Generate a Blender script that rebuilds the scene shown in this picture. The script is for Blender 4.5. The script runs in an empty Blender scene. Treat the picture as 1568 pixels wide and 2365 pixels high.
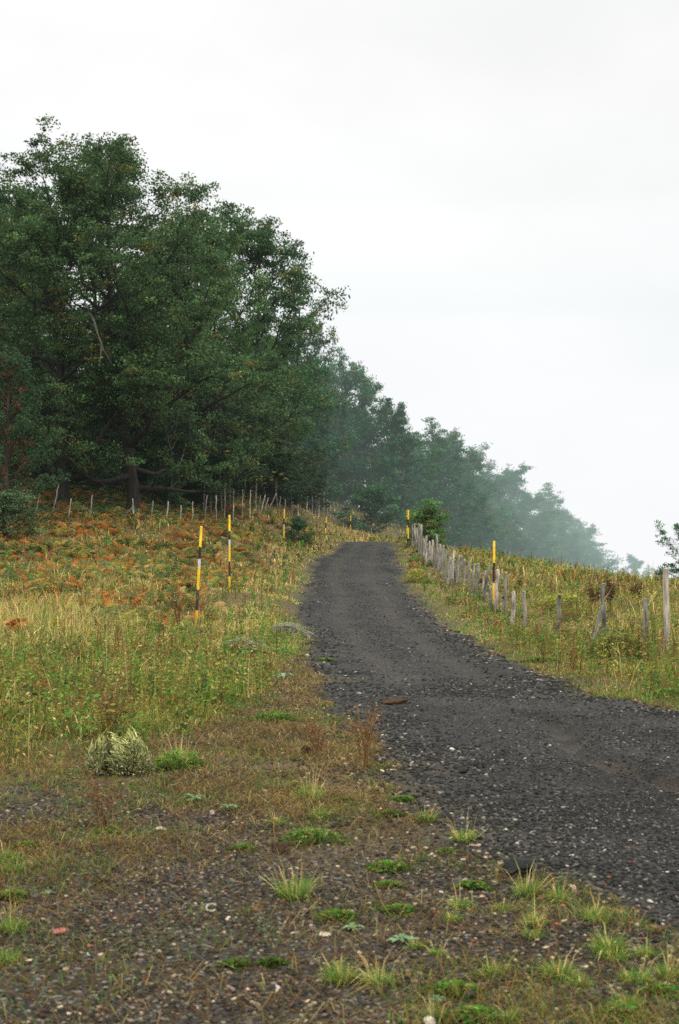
import bpy, math, random
import numpy as np
from mathutils import Vector
rng = np.random.default_rng(7)
random.seed(7)
R = math.radians
scene = bpy.context.scene
C = scene.collection
PI = math.pi
# --------------------------------------------------------------------------
# camera constants: eye 1.6 m above the track, 50 mm lens on a 36 mm tall frame
# at(px,py,Y): the point at depth Y behind a place measured on the photograph
F, CX, HY, EYE = 3283.0, 784.0, 1300.0, 1.6
def at(px, py, Y): return ((px-CX)/F*Y, Y, EYE+(HY-py)/F*Y)
def xat(px, Y): return (px-CX)/F*Y
# --------------------------------------------------------------------------
# noise
def _hash(ix, iy, seed):
    h = (ix.astype(np.int64)*374761393 + iy.astype(np.int64)*668265263 + seed*1442695041) & 0x7fffffff
    h = ((h ^ (h >> 13))*1274126177) & 0x7fffffff
    return ((h ^ (h >> 16)) & 0xffff)/65535.0
def vn(x, y, s=1.0, seed=0):
    x = np.asarray(x, float)/s; y = np.asarray(y, float)/s
    ix = np.floor(x); iy = np.floor(y); fx = x-ix; fy = y-iy
    fx = fx*fx*(3-2*fx); fy = fy*fy*(3-2*fy)
    a = _hash(ix, iy, seed); b = _hash(ix+1, iy, seed); c = _hash(ix, iy+1, seed); d = _hash(ix+1, iy+1, seed)
    return (a*(1-fx)+b*fx)*(1-fy)+(c*(1-fx)+d*fx)*fy
def fbm(x, y, s=1.0, seed=0, o=3):
    t = 0; a = 1; n = 0
    for k in range(o):
        t = t+a*vn(x, y, s/2**k, seed+k*17); n += a; a *= .5
    return t/n
def sstep(a, b, x):
    t = np.clip((np.asarray(x, float)-a)/(b-a), 0, 1); return t*t*(3-2*t)
# --------------------------------------------------------------------------
# terrain: thin plate spline through measured spots
pts = []
def cp(x, y, z): pts.append((x, y, z))
def cpp(px, py, Y): pts.append(at(px, py, Y))
for y in (0, 6, 12, 20, 30, 40):
    for x in (-6, -1, 3, 8): cp(x*(.5+y/30), y, 0.0 if not (x == -6 and y > 25) else (y-25)*.05)
cp(18, 30, 0); cp(20, 45, 0); cp(12, 45, .05); cp(30, 60, -.3)
for Y, z in ((48, .32), (55, .76), (67, 1.3), (80, 1.85), (90, 2.45), (100, 3.05)):
    xl, xr = {48: (-1.1, 2.7), 55: (-1.2, 2.6), 67: (-1.0, 2.9), 80: (-.8, 3.1), 90: (-.1, 3.4), 100: (.6, 3.8)}[Y]
    cp(xl, Y, z); cp(xr, Y, z+.05)
cp(2.0, 108, 3.25); cp(1.5, 118, 3.3); cp(4.5, 118, 3.6); cp(3, 135, 4.2)
cpp(452, 1450, 32); cpp(530, 1372, 43); cpp(656, 1262, 90); cpp(752, 1245, 115); cpp(806, 1232, 140)
for px, py, Y in ((0, 1450, 32), (0, 1330, 50), (40, 1198, 68), (210, 1198, 70), (313, 1205, 70), (313, 1330, 50), (420, 1212, 73),
                  (440, 1340, 50), (560, 1182, 90), (600, 1185, 95), (640, 1182, 105), (700, 1176, 125), (750, 1186, 150),
                  (600, 1250, 80), (560, 1300, 65), (640, 1330, 62), (700, 1215, 120), (850, 1228, 150), (920, 1215, 160)):
    cpp(px, py, Y)
for a in ((-15, 90, 6.8), (-26, 92, 8.5), (-10, 120, 8.8), (-32, 130, 15), (-10, 160, 12), (-50, 200, 32), (0, 200, 10), (20, 200, 1.5), (32, 220, -2),
          (48, 205, -5), (62, 120, -4), (50, 60, -1), (0, 400, 16), (100, 400, -12), (-150, 400, 60), (-120, 150, 30), (-80, 60, 7), (-60, 20, 2), (60, 0, 0)):
    cp(*a)
for a in ((11, 70, .7), (13, 95, -.4), (15, 125, -1.2), (20, 70, 0.0), (24, 95, -1.6), (7.4, 75, 1.45), (9, 100, 1.2), (6.2, 90, 2.5), (8, 130, 2.0), (14, 165, 1.0)):
    cp(*a)
for px, py, Y in ((806, 1238, 128), (806, 1241, 118), (768, 1241, 118), (778, 1226, 131), (735, 1222, 118), (720, 1238, 108), (830, 1236, 138), (690, 1232, 104))+((1097, 1383, 50), (1055, 1368, 58), (1027, 1340, 66), (973, 1270, 84)): cpp(px, py, Y)
P = np.array(pts)
def _phi(r): return np.where(r > 1e-9, r*r*np.log(np.maximum(r, 1e-9)), 0)
def _fit():
    S = 50.0; xy = P[:, :2]/S; n = len(P)
    K = _phi(np.linalg.norm(xy[:, None]-xy[None], axis=2))+np.eye(n)*2e-4
    Q = np.c_[np.ones(n), xy]
    A = np.block([[K, Q], [Q.T, np.zeros((3, 3))]])
    return np.linalg.solve(A, np.r_[P[:, 2], 0, 0, 0]), xy, S
_W, _XY, _S = _fit()
def base_z(x, y):
    x = np.clip(np.asarray(x, float), -180, 140); y = np.clip(np.asarray(y, float), -5, 430)
    sh = np.broadcast(x, y).shape; x = np.broadcast_to(x, sh).ravel()/_S; y = np.broadcast_to(y, sh).ravel()/_S
    out = np.full(x.shape, _W[-3])+_W[-2]*x+_W[-1]*y
    for k in range(len(_XY)):
        out += _W[k]*_phi(np.hypot(x-_XY[k, 0], y-_XY[k, 1]))
    return out.reshape(sh)
# the track: left and right edge as functions of depth
LE = np.array([(2, 3.2), (5, 2.2), (6.1, 1.55), (7.4, 1.05), (8.1, .82), (9.5, .55), (11.7, .33), (15.4, .02), (17.5, -.1), (20.2, -.28), (26, -.55), (37, -1.0), (46, -1.25), (55, -1.3), (67, -1.2), (80, -.95), (90, -.2), (100, .6), (108, 1.0), (116, 1.3), (125, 1.6)])
RE = np.array([(2, 30), (8, 20), (11, 9.5), (13, 5.8), (15.4, 3.75), (17.5, 2.95), (20.2, 2.87), (26, 2.77), (37, 2.9), (46, 2.75), (55, 2.6), (67, 2.85), (80, 3.07), (90, 3.4), (100, 3.75), (108, 3.7), (116, 3.8), (125, 4.0)])
def road_in(x, y):      # >0 inside the track, in metres from the nearest edge
    l = np.interp(y, LE[:, 0], LE[:, 1]); r = np.interp(y, RE[:, 0], RE[:, 1])
    d = np.minimum(x-l, r-x)
    return np.where((y > 114) | (y < 1.5), -50, d)
VX = np.array([-30, -6, -2.6, -1.75, -1.35, -.95, -.82, -.75]); VY = np.array([9.6, 9.9, 10.6, 11.8, 13, 16.4, 24, 30])
def veg_in(x, y):       # how far into the overgrown slope (left) or the field (right), metres-ish
    yb = np.interp(x, VX, VY)
    left = np.where(x < -.75, y-yb, -5.0)
    ledge = np.interp(y, LE[:, 0], LE[:, 1])
    left = np.where((y > 30), ledge-x, left)
    left = np.minimum(left, np.where(y > 14, (ledge-x)*1.4, 50))
    redge = np.interp(y, RE[:, 0], RE[:, 1])
    right = np.where(y > 9, x-redge, -5)
    return np.maximum(np.maximum(left, right), np.where(y > 114, 3, -9))
GUL = np.array([at(px, py, EYE*F/(py-HY)) for px, py in ((1230, 1655), (1290, 1662), (1300, 1690), (1345, 1738), (1420, 1762), (1500, 1800), (1568, 1815), (1700, 1850))])[:, :2]
def ruts(x, y):
    l = np.interp(y, LE[:, 0], LE[:, 1]); r = np.interp(y, RE[:, 0], RE[:, 1]); u = (x-l)/np.maximum(r-l, .5)+(vn(x, y, 7, 19)-.5)*.12
    return (np.exp(-((u-.30)/.085)**2)+np.exp(-((u-.69)/.085)**2))*sstep(14, 22, y)
def gully(x, y):
    d = np.full(np.broadcast(x, y).shape, 9.0)
    for a, b in zip(GUL[:-1], GUL[1:]):
        ab = b-a; t = np.clip(((x-a[0])*ab[0]+(y-a[1])*ab[1])/(ab@ab), 0, 1)
        d = np.minimum(d, np.hypot(x-a[0]-t*ab[0], (y-a[1]-t*ab[1])))
    return d
def ground_z(x, y):
    x = np.asarray(x, float); y = np.asarray(y, float)
    z = base_z(x, y)
    ri = road_in(x, y); near = np.clip(1-y/90, 0, 1)
    z = z+(fbm(x, y, 2.2, 3)-.5)*.12*np.clip(1+veg_in(x, y), .25, 2.2)*sstep(4, 8, y)
    z = z+(fbm(x, y, .45, 5, 3)-.5)*.045
    z = z+np.where(ri > 0, (fbm(x, y*.8, .9, 9)-.5)*.06, 0)
    z = z-.035*ruts(x, y)*(ri > -1)
    g = gully(x, y)
    z = z-.10*np.exp(-(g/(.10+.12*vn(x, y, .6, 4)))**2)+.06*np.exp(-((g-.3)/.14)**2)*vn(x, y, .4, 6)
    # the bank beside the upper track
    z = z-.10*np.exp(-((ri-.05)/.35)**2)*sstep(30, 45, y)
    return z
def gz1(x, y): return float(ground_z(np.array([x]), np.array([y]))[0])
# --------------------------------------------------------------------------
# mesh plumbing
class MB:
    def __init__(s): s.V = []; s.L = []; s.T = []; s.Cc = []; s.M = []; s.n = 0
    def add(s, V, faces, col=None, mat=0):
        """V (n,3); faces: list of int arrays (m,k); col (n,3) or (3,)"""
        V = np.asarray(V, np.float32); s.V.append(V)
        for f in faces:
            f = np.asarray(f, np.int64); s.L.append((f+s.n).ravel()); s.T.append(np.full(len(f), f.shape[1], np.int32)); s.M.append(np.full(len(f), mat, np.int32))
        c = np.ones((len(V), 3), np.float32)*.1 if col is None else np.broadcast_to(np.asarray(col, np.float32), (len(V), 3))
        s.Cc.append(c); s.n += len(V)
    def mesh(s, name, mats, smooth=False):
        V = np.concatenate(s.V); L = np.concatenate(s.L); T = np.concatenate(s.T); Cc = np.concatenate(s.Cc); Mi = np.concatenate(s.M)
        me = bpy.data.meshes.new(name)
        me.vertices.add(len(V)); me.vertices.foreach_set('co', V.ravel())
        me.loops.add(len(L)); me.loops.foreach_set('vertex_index', L.astype(np.int32))
        me.polygons.add(len(T)); st = np.r_[0, np.cumsum(T)[:-1]].astype(np.int32)
        me.polygons.foreach_set('loop_start', st); me.polygons.foreach_set('loop_total', T)
        if not isinstance(mats, (list, tuple)): mats = [mats]
        for m in mats: me.materials.append(m)
        me.polygons.foreach_set('material_index', Mi)
        if smooth: me.polygons.foreach_set('use_smooth', np.ones(len(T), bool))
        a = me.attributes.new('col', 'FLOAT_COLOR', 'POINT')
        a.data.foreach_set('color', np.c_[Cc, np.ones(len(Cc), np.float32)].astype(np.float32).ravel())
        me.update(calc_edges=True); me.validate()
        return me
def obj(name, me, parent=None, loc=None):
    o = bpy.data.objects.new(name, me); C.objects.link(o)
    if parent is not None: o.parent = parent
    if loc is not None: o.location = loc
    return o
def tag(o, label=None, cat=None, group=None, kind=None):
    if label: o['label'] = label
    if cat: o['category'] = cat
    if group: o['group'] = group
    if kind: o['kind'] = kind
    return o
def thing(name, label, cat, loc, rz=0, group=None):
    o = bpy.data.objects.new(name, None); C.objects.link(o); o.location = loc; o.rotation_euler = (0, 0, rz)
    o.empty_display_size = .2
    return tag(o, label, cat, group)
# --------------------------------------------------------------------------
# materials
def newmat(name):
    m = bpy.data.materials.new(name); m.use_nodes = True; nt = m.node_tree; nt.nodes.clear()
    out = nt.nodes.new('ShaderNodeOutputMaterial'); return m, nt, out
def nd(nt, t, **kw):
    n = nt.nodes.new(t)
    for k, v in kw.items():
        if k in n.inputs: n.inputs[k].default_value = v
        else: setattr(n, k, v)
    return n
def mixc(nt, fac, a, b, mode='MIX'):
    n = nt.nodes.new('ShaderNodeMix'); n.data_type = 'RGBA'; n.blend_type = mode
    for i, v in ((0, fac), (6, a), (7, b)):
        if isinstance(v, bpy.types.NodeSocket): nt.links.new(v, n.inputs[i])
        else: n.inputs[i].default_value = v if i == 0 else (*v, 1)
    return n.outputs[2]
def ramp(nt, src, stops):
    n = nt.nodes.new('ShaderNodeValToRGB'); cr = n.color_ramp
    while len(cr.elements) < len(stops): cr.elements.new(.5)
    for e, (p, c) in zip(cr.elements, stops): e.position = p; e.color = (*c, 1) if len(c) == 3 else c
    nt.links.new(src, n.inputs[0]); return n.outputs[0]
def leaf_mat(name, transl=.3, rough=.6, hue=0.0, spec=.25):
    m, nt, out = newmat(name); L = nt.links
    a = nd(nt, 'ShaderNodeAttribute', attribute_name='col')
    b = nd(nt, 'ShaderNodeBsdfPrincipled', Roughness=rough); b.inputs['Specular IOR Level'].default_value = spec
    L.new(a.outputs['Color'], b.inputs['Base Color'])
    t = nd(nt, 'ShaderNodeBsdfTranslucent')
    g = nd(nt, 'ShaderNodeGamma', Gamma=.92); L.new(a.outputs['Color'], g.inputs[0]); L.new(g.outputs[0], t.inputs['Color'])
    mx = nd(nt, 'ShaderNodeMixShader', Fac=transl); L.new(b.outputs[0], mx.inputs[1]); L.new(t.outputs[0], mx.inputs[2])
    L.new(mx.outputs[0], out.inputs[0]); return m
M_LEAF = leaf_mat('foliage', .3, .6, spec=.12)
M_GRASS = leaf_mat('grass_blade', .35, .75, spec=.05)
M_NEEDLE = leaf_mat('pine_needles', .1, .5)
def attr_mat(name, rough=.8, bump=.0, bscale=200, spec=.3, var=.35, stretch=1.0):
    m, nt, out = newmat(name); L = nt.links
    a = nd(nt, 'ShaderNodeAttribute', attribute_name='col')
    tc = nd(nt, 'ShaderNodeTexCoord'); mp = nd(nt, 'ShaderNodeMapping'); mp.inputs['Scale'].default_value = (1, 1, stretch)
    L.new(tc.outputs['Object'], mp.inputs[0])
    n = nd(nt, 'ShaderNodeTexNoise', Scale=bscale, Detail=5.0); L.new(mp.outputs[0], n.inputs['Vector'])
    r = ramp(nt, n.outputs[0], [(.3, (1-var,)*3), (.7, (1+var,)*3)])
    col = mixc(nt, 1.0, a.outputs['Color'], r, 'MULTIPLY')
    b = nd(nt, 'ShaderNodeBsdfPrincipled', Roughness=rough); b.inputs['Specular IOR Level'].default_value = spec
    L.new(col, b.inputs['Base Color'])
    if bump:
        bp = nd(nt, 'ShaderNodeBump', Strength=bump, Distance=.02); L.new(n.outputs[0], bp.inputs['Height']); L.new(bp.outputs[0], b.inputs['Normal'])
    L.new(b.outputs[0], out.inputs[0]); return m
M_STONE = attr_mat('gravel_stone', .75, .5, 90, .18, .35)
M_BARK = attr_mat('bark', .9, 1.0, 6, .1, .5, .25)
M_WOOD = attr_mat('weathered_wood', .85, .9, 22, .15, .55, .12)
M_PAINT = attr_mat('pole_paint', .55, .15, 26, .3, .38, .3)
M_WIRE = attr_mat('rusty_wire', .6, 0, 40, .4, .2)
M_DIRT = attr_mat('dirt_clod', .95, 1.0, 35, .1, .5)
M_PLAST = attr_mat('faded_plastic', .5, .2, 50, .4, .2)
def ground_mat():
    m, nt, out = newmat('earth_and_gravel'); L = nt.links
    tc = nd(nt, 'ShaderNodeTexCoord'); co = tc.outputs['Object']
    a = nd(nt, 'ShaderNodeAttribute', attribute_name='col'); sep = nd(nt, 'ShaderNodeSeparateColor'); L.new(a.outputs['Color'], sep.inputs[0])
    def noise(s, d=4.0, r=.6):
        n = nd(nt, 'ShaderNodeTexNoise', Scale=s, Detail=d, Roughness=r); L.new(co, n.inputs['Vector']); return n.outputs[0]
    def voro(s):
        v = nd(nt, 'ShaderNodeTexVoronoi', Scale=s); L.new(co, v.inputs['Vector']); return v
    nL = noise(.7); nM = noise(5.0); nF = noise(45.0, 5.0, .7)
    v1 = voro(55.0); v2 = voro(26.0)
    sc1 = nd(nt, 'ShaderNodeSeparateColor'); L.new(v1.outputs['Color'], sc1.inputs[0])
    sc2 = nd(nt, 'ShaderNodeSeparateColor'); L.new(v2.outputs['Color'], sc2.inputs[0])
    soil = ramp(nt, nF, [(.3, (.012, .007, .004)), (.55, (.038, .022, .010)), (.75, (.075, .046, .021))])
    soil = mixc(nt, ramp(nt, nM, [(.4, (0, 0, 0)), (.65, (.7,)*3)]), soil, (.080, .056, .027))
    stones = ramp(nt, sc1.outputs[0], [(0, (.022, .022, .023)), (.5, (.05, .048, .046)), (.8, (.085, .08, .075)), (.93, (.17, .16, .145)), (.97, (.30, .28, .25)), (1, (.16, .06, .035))])
    soil = mixc(nt, ramp(nt, sc1.outputs[1], [(.45, (0, 0, 0)), (.5, (1,)*3)]), soil, stones)
    rd = ramp(nt, nF, [(.3, (.024, .023, .025)), (.55, (.042, .040, .042)), (.75, (.068, .065, .067))])
    rd = mixc(nt, ramp(nt, sc1.outputs[1], [(.35, (0, 0, 0)), (.4, (1,)*3)]), rd,
              ramp(nt, sc1.outputs[0], [(0, (.022, .022, .024)), (.55, (.05, .048, .050)), (.86, (.08, .077, .078)), (.95, (.14, .135, .13)), (1, (.22, .21, .19))]))
    rd = mixc(nt, 1.0, rd, ramp(nt, nL, [(.32, (.31, .30, .285)), (.68, (.82, .795, .765))]), 'MULTIPLY')
    vg = ramp(nt, nM, [(.3, (.07, .046, .018)), (.5, (.13, .09, .036)), (.7, (.10, .10, .03))])
    vg = mixc(nt, 1.0, vg, ramp(nt, nF, [(.3, (.5,)*3), (.7, (1.4,)*3)]), 'MULTIPLY')
    col = mixc(nt, sep.outputs[0], soil, rd)
    col = mixc(nt, sep.outputs[1], col, vg)
    red = mixc(nt, ramp(nt, nF, [(.3, (0,)*3), (.7, (1,)*3)]), (.050, .036, .028), (.105, .082, .066))
    col = mixc(nt, sep.outputs[2], col, red)
    b = nd(nt, 'ShaderNodeBsdfPrincipled', Roughness=.72); b.inputs['Specular IOR Level'].default_value = .12
    L.new(col, b.inputs['Base Color'])
    h = nd(nt, 'ShaderNodeMath', operation='MULTIPLY_ADD'); L.new(v1.outputs['Distance'], h.inputs[0]); h.inputs[1].default_value = -.8
    L.new(nF, h.inputs[2])
    h2 = nd(nt, 'ShaderNodeMath', operation='MULTIPLY_ADD'); L.new(v2.outputs['Distance'], h2.inputs[0]); h2.inputs[1].default_value = -.8; L.new(h.outputs[0], h2.inputs[2])
    bp = nd(nt, 'ShaderNodeBump', Strength=.9, Distance=.025); L.new(h2.outputs[0], bp.inputs['Height']); L.new(bp.outputs[0], b.inputs['Normal'])
    L.new(b.outputs[0], out.inputs[0]); return m
M_GROUND = ground_mat()
# --------------------------------------------------------------------------
# ground and track: one grid, its faces shared out between the two
def build_ground():
    ys = np.r_[np.linspace(-30, 2.2, 14), np.geomspace(2.5, 130, 620), np.geomspace(133, 900, 60)]
    s = np.r_[-14, -8, -5, -3.5, -2.6, -2.0, -1.6, np.linspace(-1.3, 1.3, 330), 1.6, 2, 2.6, 3.5, 5, 8, 14]
    Y, S = np.meshgrid(ys, s, indexing='ij'); X = S*(.3*np.maximum(Y, 4)+1.2)
    Z = ground_z(X, Y)
    far = sstep(430, 900, Y)+sstep(180, 500, np.abs(X)); Z = Z-far*6
    ri = road_in(X, Y)+(fbm(X, Y, .8, 21)-.5)*1.2*sstep(3, 14, Y)+(vn(X, Y, .15, 22)-.5)*.3
    soft = np.interp(Y, [4, 9, 16, 30], [1.0, .7, .35, .25])
    wr = sstep(-soft, soft, ri)
    wv = sstep(-.6, .8, veg_in(X, Y)+(fbm(X, Y, .7, 23)-.5)*1.6)*(1-sstep(-.15, .15, ri))
    patch = sstep(.42, .6, fbm(X, Y, 1.1, 31))*.75*(1-wr)*sstep(7, 9.5, Y)
    wv = np.maximum(wv, patch*(1-wv))
    wr = wr*(1-.6*np.clip(ruts(X, Y), 0, 1)*(.4+.6*fbm(X, Y, 1.2, 55)))
    g = gully(X, Y); wg = np.exp(-((g-.02)/.16)**2)*sstep(.3, .6, fbm(X, Y, .35, 41, 2)+.12)*sstep(15.5, 12.5, Y)*.65
    n, m = X.shape; idx = np.arange(n*m).reshape(n, m)
    Fq = np.stack([idx[:-1, :-1], idx[:-1, 1:], idx[1:, 1:], idx[1:, :-1]], -1).reshape(-1, 4)
    V = np.stack([X, Y, Z], -1).reshape(-1, 3); col = np.stack([wr, wv, wg], -1).reshape(-1, 3)
    isr = (ri.ravel()[Fq].mean(1) > 0)
    for nm, sel in (('gravel_road', isr), ('ground', ~isr)):
        f = Fq[sel]; u, inv = np.unique(f, return_inverse=True)
        b = MB(); b.add(V[u], [inv.reshape(-1, 4)], col[u])
        o = obj(nm, b.mesh(nm, M_GROUND, True)); tag(o, kind='structure')
        o['label'] = 'dark gravel track climbing and bending away between verges' if isr is sel else 'earth and stony verge with overgrown slopes'
build_ground()
# --------------------------------------------------------------------------
# scatter kit
def fan(n, y0, y1, wide=.275, pad=.6, power=0.0):
    """points in the strip of land the view could plausibly take in, thinner with distance"""
    u = rng.random(n)
    if power == 0: y = y0*np.exp(u*np.log(y1/y0))
    else:
        p = power; y = (y0**p+u*(y1**p-y0**p))**(1/p)
    x = (rng.random(n)*2-1)*(wide*y+pad); return x, y
def unit(v): return v/np.maximum(np.linalg.norm(v, axis=1, keepdims=True), 1e-9)
def blades(b, x, y, z, h, w, az, lean, col, tipcol=None, bend=.6):
    n = len(x); d = np.c_[np.cos(az), np.sin(az), np.zeros(n)]
    side = np.c_[-np.sin(az+rng.normal(0, .9, n)), np.cos(az), np.zeros(n)]; side = unit(side)*(w/2)[:, None]
    base = np.c_[x, y, z]; l = lean
    m1 = base+d*(h*l*.35)[:, None]+np.c_[np.zeros(n), np.zeros(n), h*.55*(1-.25*l)]
    t = base+d*(h*l*(.35+bend))[:, None]+np.c_[np.zeros(n), np.zeros(n), h*np.clip(1-.55*l*l, .12, 1)]
    V = np.stack([base-side, base+side, m1-side*.8, m1+side*.8, t], 1).reshape(-1, 3)
    k = (np.arange(n)*5)[:, None]
    tc = col if tipcol is None else tipcol
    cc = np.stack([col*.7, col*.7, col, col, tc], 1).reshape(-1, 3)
    b.add(V, [k+np.array([[0, 1, 3, 2]]), k+np.array([[2, 3, 4]])], cc)
def leaves(b, c, d, nrm, ln, wd, col):
    """diamond leaves: centre, long direction, normal, length, width"""
    d = unit(d); s = unit(np.cross(nrm, d)); n = len(c)
    a = d*(ln/2)[:, None]; e = s*(wd/2)[:, None]; o = d*(ln*.08)[:, None]
    V = np.stack([c-a, c-e-o, c+a, c+e-o], 1).reshape(-1, 3)
    k = (np.arange(n)*4)[:, None]
    b.add(V, [k+np.array([[0, 1, 2, 3]])], np.repeat(col, 4, 0))
def rdir(n, up=0.0):
    v = rng.normal(size=(n, 3)); v[:, 2] += up; return unit(v)
def vary(col, n, amt=.2, hue=.1):
    c = np.broadcast_to(np.asarray(col, float), (n, 3)).copy()
    c *= (1+rng.normal(0, amt, (n, 1))).clip(.35, 1.9); c *= (1+rng.normal(0, hue, (n, 3))).clip(.5, 1.6); return c
def pick(cols, wts):
    """cols (k,3); wts (n,k) -> a colour for each point"""
    w = np.maximum(wts, 0)+1e-6; w = w/w.sum(1, keepdims=True); cs = np.cumsum(w, 1)
    k = (rng.random((len(w), 1)) > cs).sum(1).clip(0, len(cols)-1); return np.asarray(cols)[k]
# --------------------------------------------------------------------------
# gravel
def ico():
    t = (1+5**.5)/2
    v = np.array([(-1, t, 0), (1, t, 0), (-1, -t, 0), (1, -t, 0), (0, -1, t), (0, 1, t), (0, -1, -t), (0, 1, -t), (t, 0, -1), (t, 0, 1), (-t, 0, -1), (-t, 0, 1)])/math.hypot(1, t)
    f = np.array([(0, 11, 5), (0, 5, 1), (0, 1, 7), (0, 7, 10), (0, 10, 11), (1, 5, 9), (5, 11, 4), (11, 10, 2), (10, 7, 6), (7, 1, 8), (3, 9, 4), (3, 4, 2), (3, 2, 6), (3, 6, 8), (3, 8, 9), (4, 9, 5), (2, 4, 11), (6, 2, 10), (8, 6, 7), (9, 8, 1)])
    return v, f
IV, IF = ico()
def stones(b, x, y, z, r, col, flat=.62, jit=.16):
    n = len(x); sc = np.c_[rng.uniform(.7, 1.35, n), rng.uniform(.7, 1.2, n), rng.uniform(.6, 1.1, n)*flat]*r[:, None]
    V = IV[None]*(1+rng.normal(0, jit, (n, 12, 1)))*sc[:, None, :]
    a = rng.random(n)*2*PI; ca, sa = np.cos(a)[:, None], np.sin(a)[:, None]
    X = V[..., 0]*ca-V[..., 1]*sa; Y = V[..., 0]*sa+V[..., 1]*ca
    tl = rng.normal(0, .25, n)[:, None]; Z = V[..., 2]+X*tl
    V = np.stack([X+x[:, None], Y+y[:, None], Z+(z+r*flat*.25)[:, None]], -1).reshape(-1, 3)
    k = (np.arange(n)*12)[:, None, None]
    b.add(V, [(IF[None]+k).reshape(-1, 3)], np.repeat(col, 12, 0))
SCOL = np.array([(.020, .021, .022), (.036, .036, .035), (.07, .069, .066), (.13, .128, .12), (.07, .046, .03), (.25, .245, .225), (.55, .53, .48), (.32, .085, .04)])
def gravel():
    b = MB()
    # close range: every stone; soil and track alike
    for n, y0, y1, r0, on in ((62000, 4.3, 9.5, .0066, None), (70000, 8.5, 19, .0092, None), (85000, 17, 95, .0150, True)):
        x, y = fan(n, y0, y1, .262, .2, 0 if on is None else .25)
        ri = road_in(x, y)+(fbm(x, y, .8, 21)-.5)*.9*sstep(3, 14, y); vg = veg_in(x, y)
        clump = fbm(x, y, .55, 77)
        keep = rng.random(n) < np.where(ri > 0, (.25+.65*sstep(.32, .6, fbm(x, y, 1.6, 78)))*(1-.7*np.clip(ruts(x, y), 0, 1))*(1-.85*np.exp(-(gully(x, y)/.14)**2)), (.22+.55*sstep(.34, .62, clump))*np.where(y > 8.5, .75, 1))*np.where(vg > .2, .05, 1)
        if on: keep &= ri > -.15-.9*rng.random(n)**3
        # pebbly margins of the track keep more loose stones
        x, y, ri = x[keep], y[keep], ri[keep]; n = len(x)
        r = r0*np.exp(rng.normal(0, .42, n)).clip(.3, 1.75)*(1+.35*np.exp(-(ri/.6)**2))*np.where(ri > .8, .85, 1)*(y/y0)**.25
        road = ri > 0
        w = np.zeros((n, 8)); w[:, 0] = .33; w[:, 1] = .33; w[:, 2] = .20; w[:, 3] = np.where(road, .13, .11)
        w[:, 4] = np.where(road, .02, .22); w[:, 5] = np.where(road, .06, .11); w[:, 6] = np.where(road, .016, .040); w[:, 7] = np.where(road, .003, .016)*np.clip((7.0/y)**3, .1, 1.3)
        w[:, 6] *= 1+1.2*np.exp(-(ri/.7)**2)
        c = pick(SCOL, w); c = vary(c, n, .25, .05); c *= np.where(road[:, None], np.array((.55, .53, .505)), np.array((.74, .60, .46)))
        stones(b, x, y, ground_z(x, y), r, c)
    tag(obj('gravel', b.mesh('gravel', M_STONE)), 'loose dark gravel with pale and brick red chips', kind='stuff')
gravel()
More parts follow.
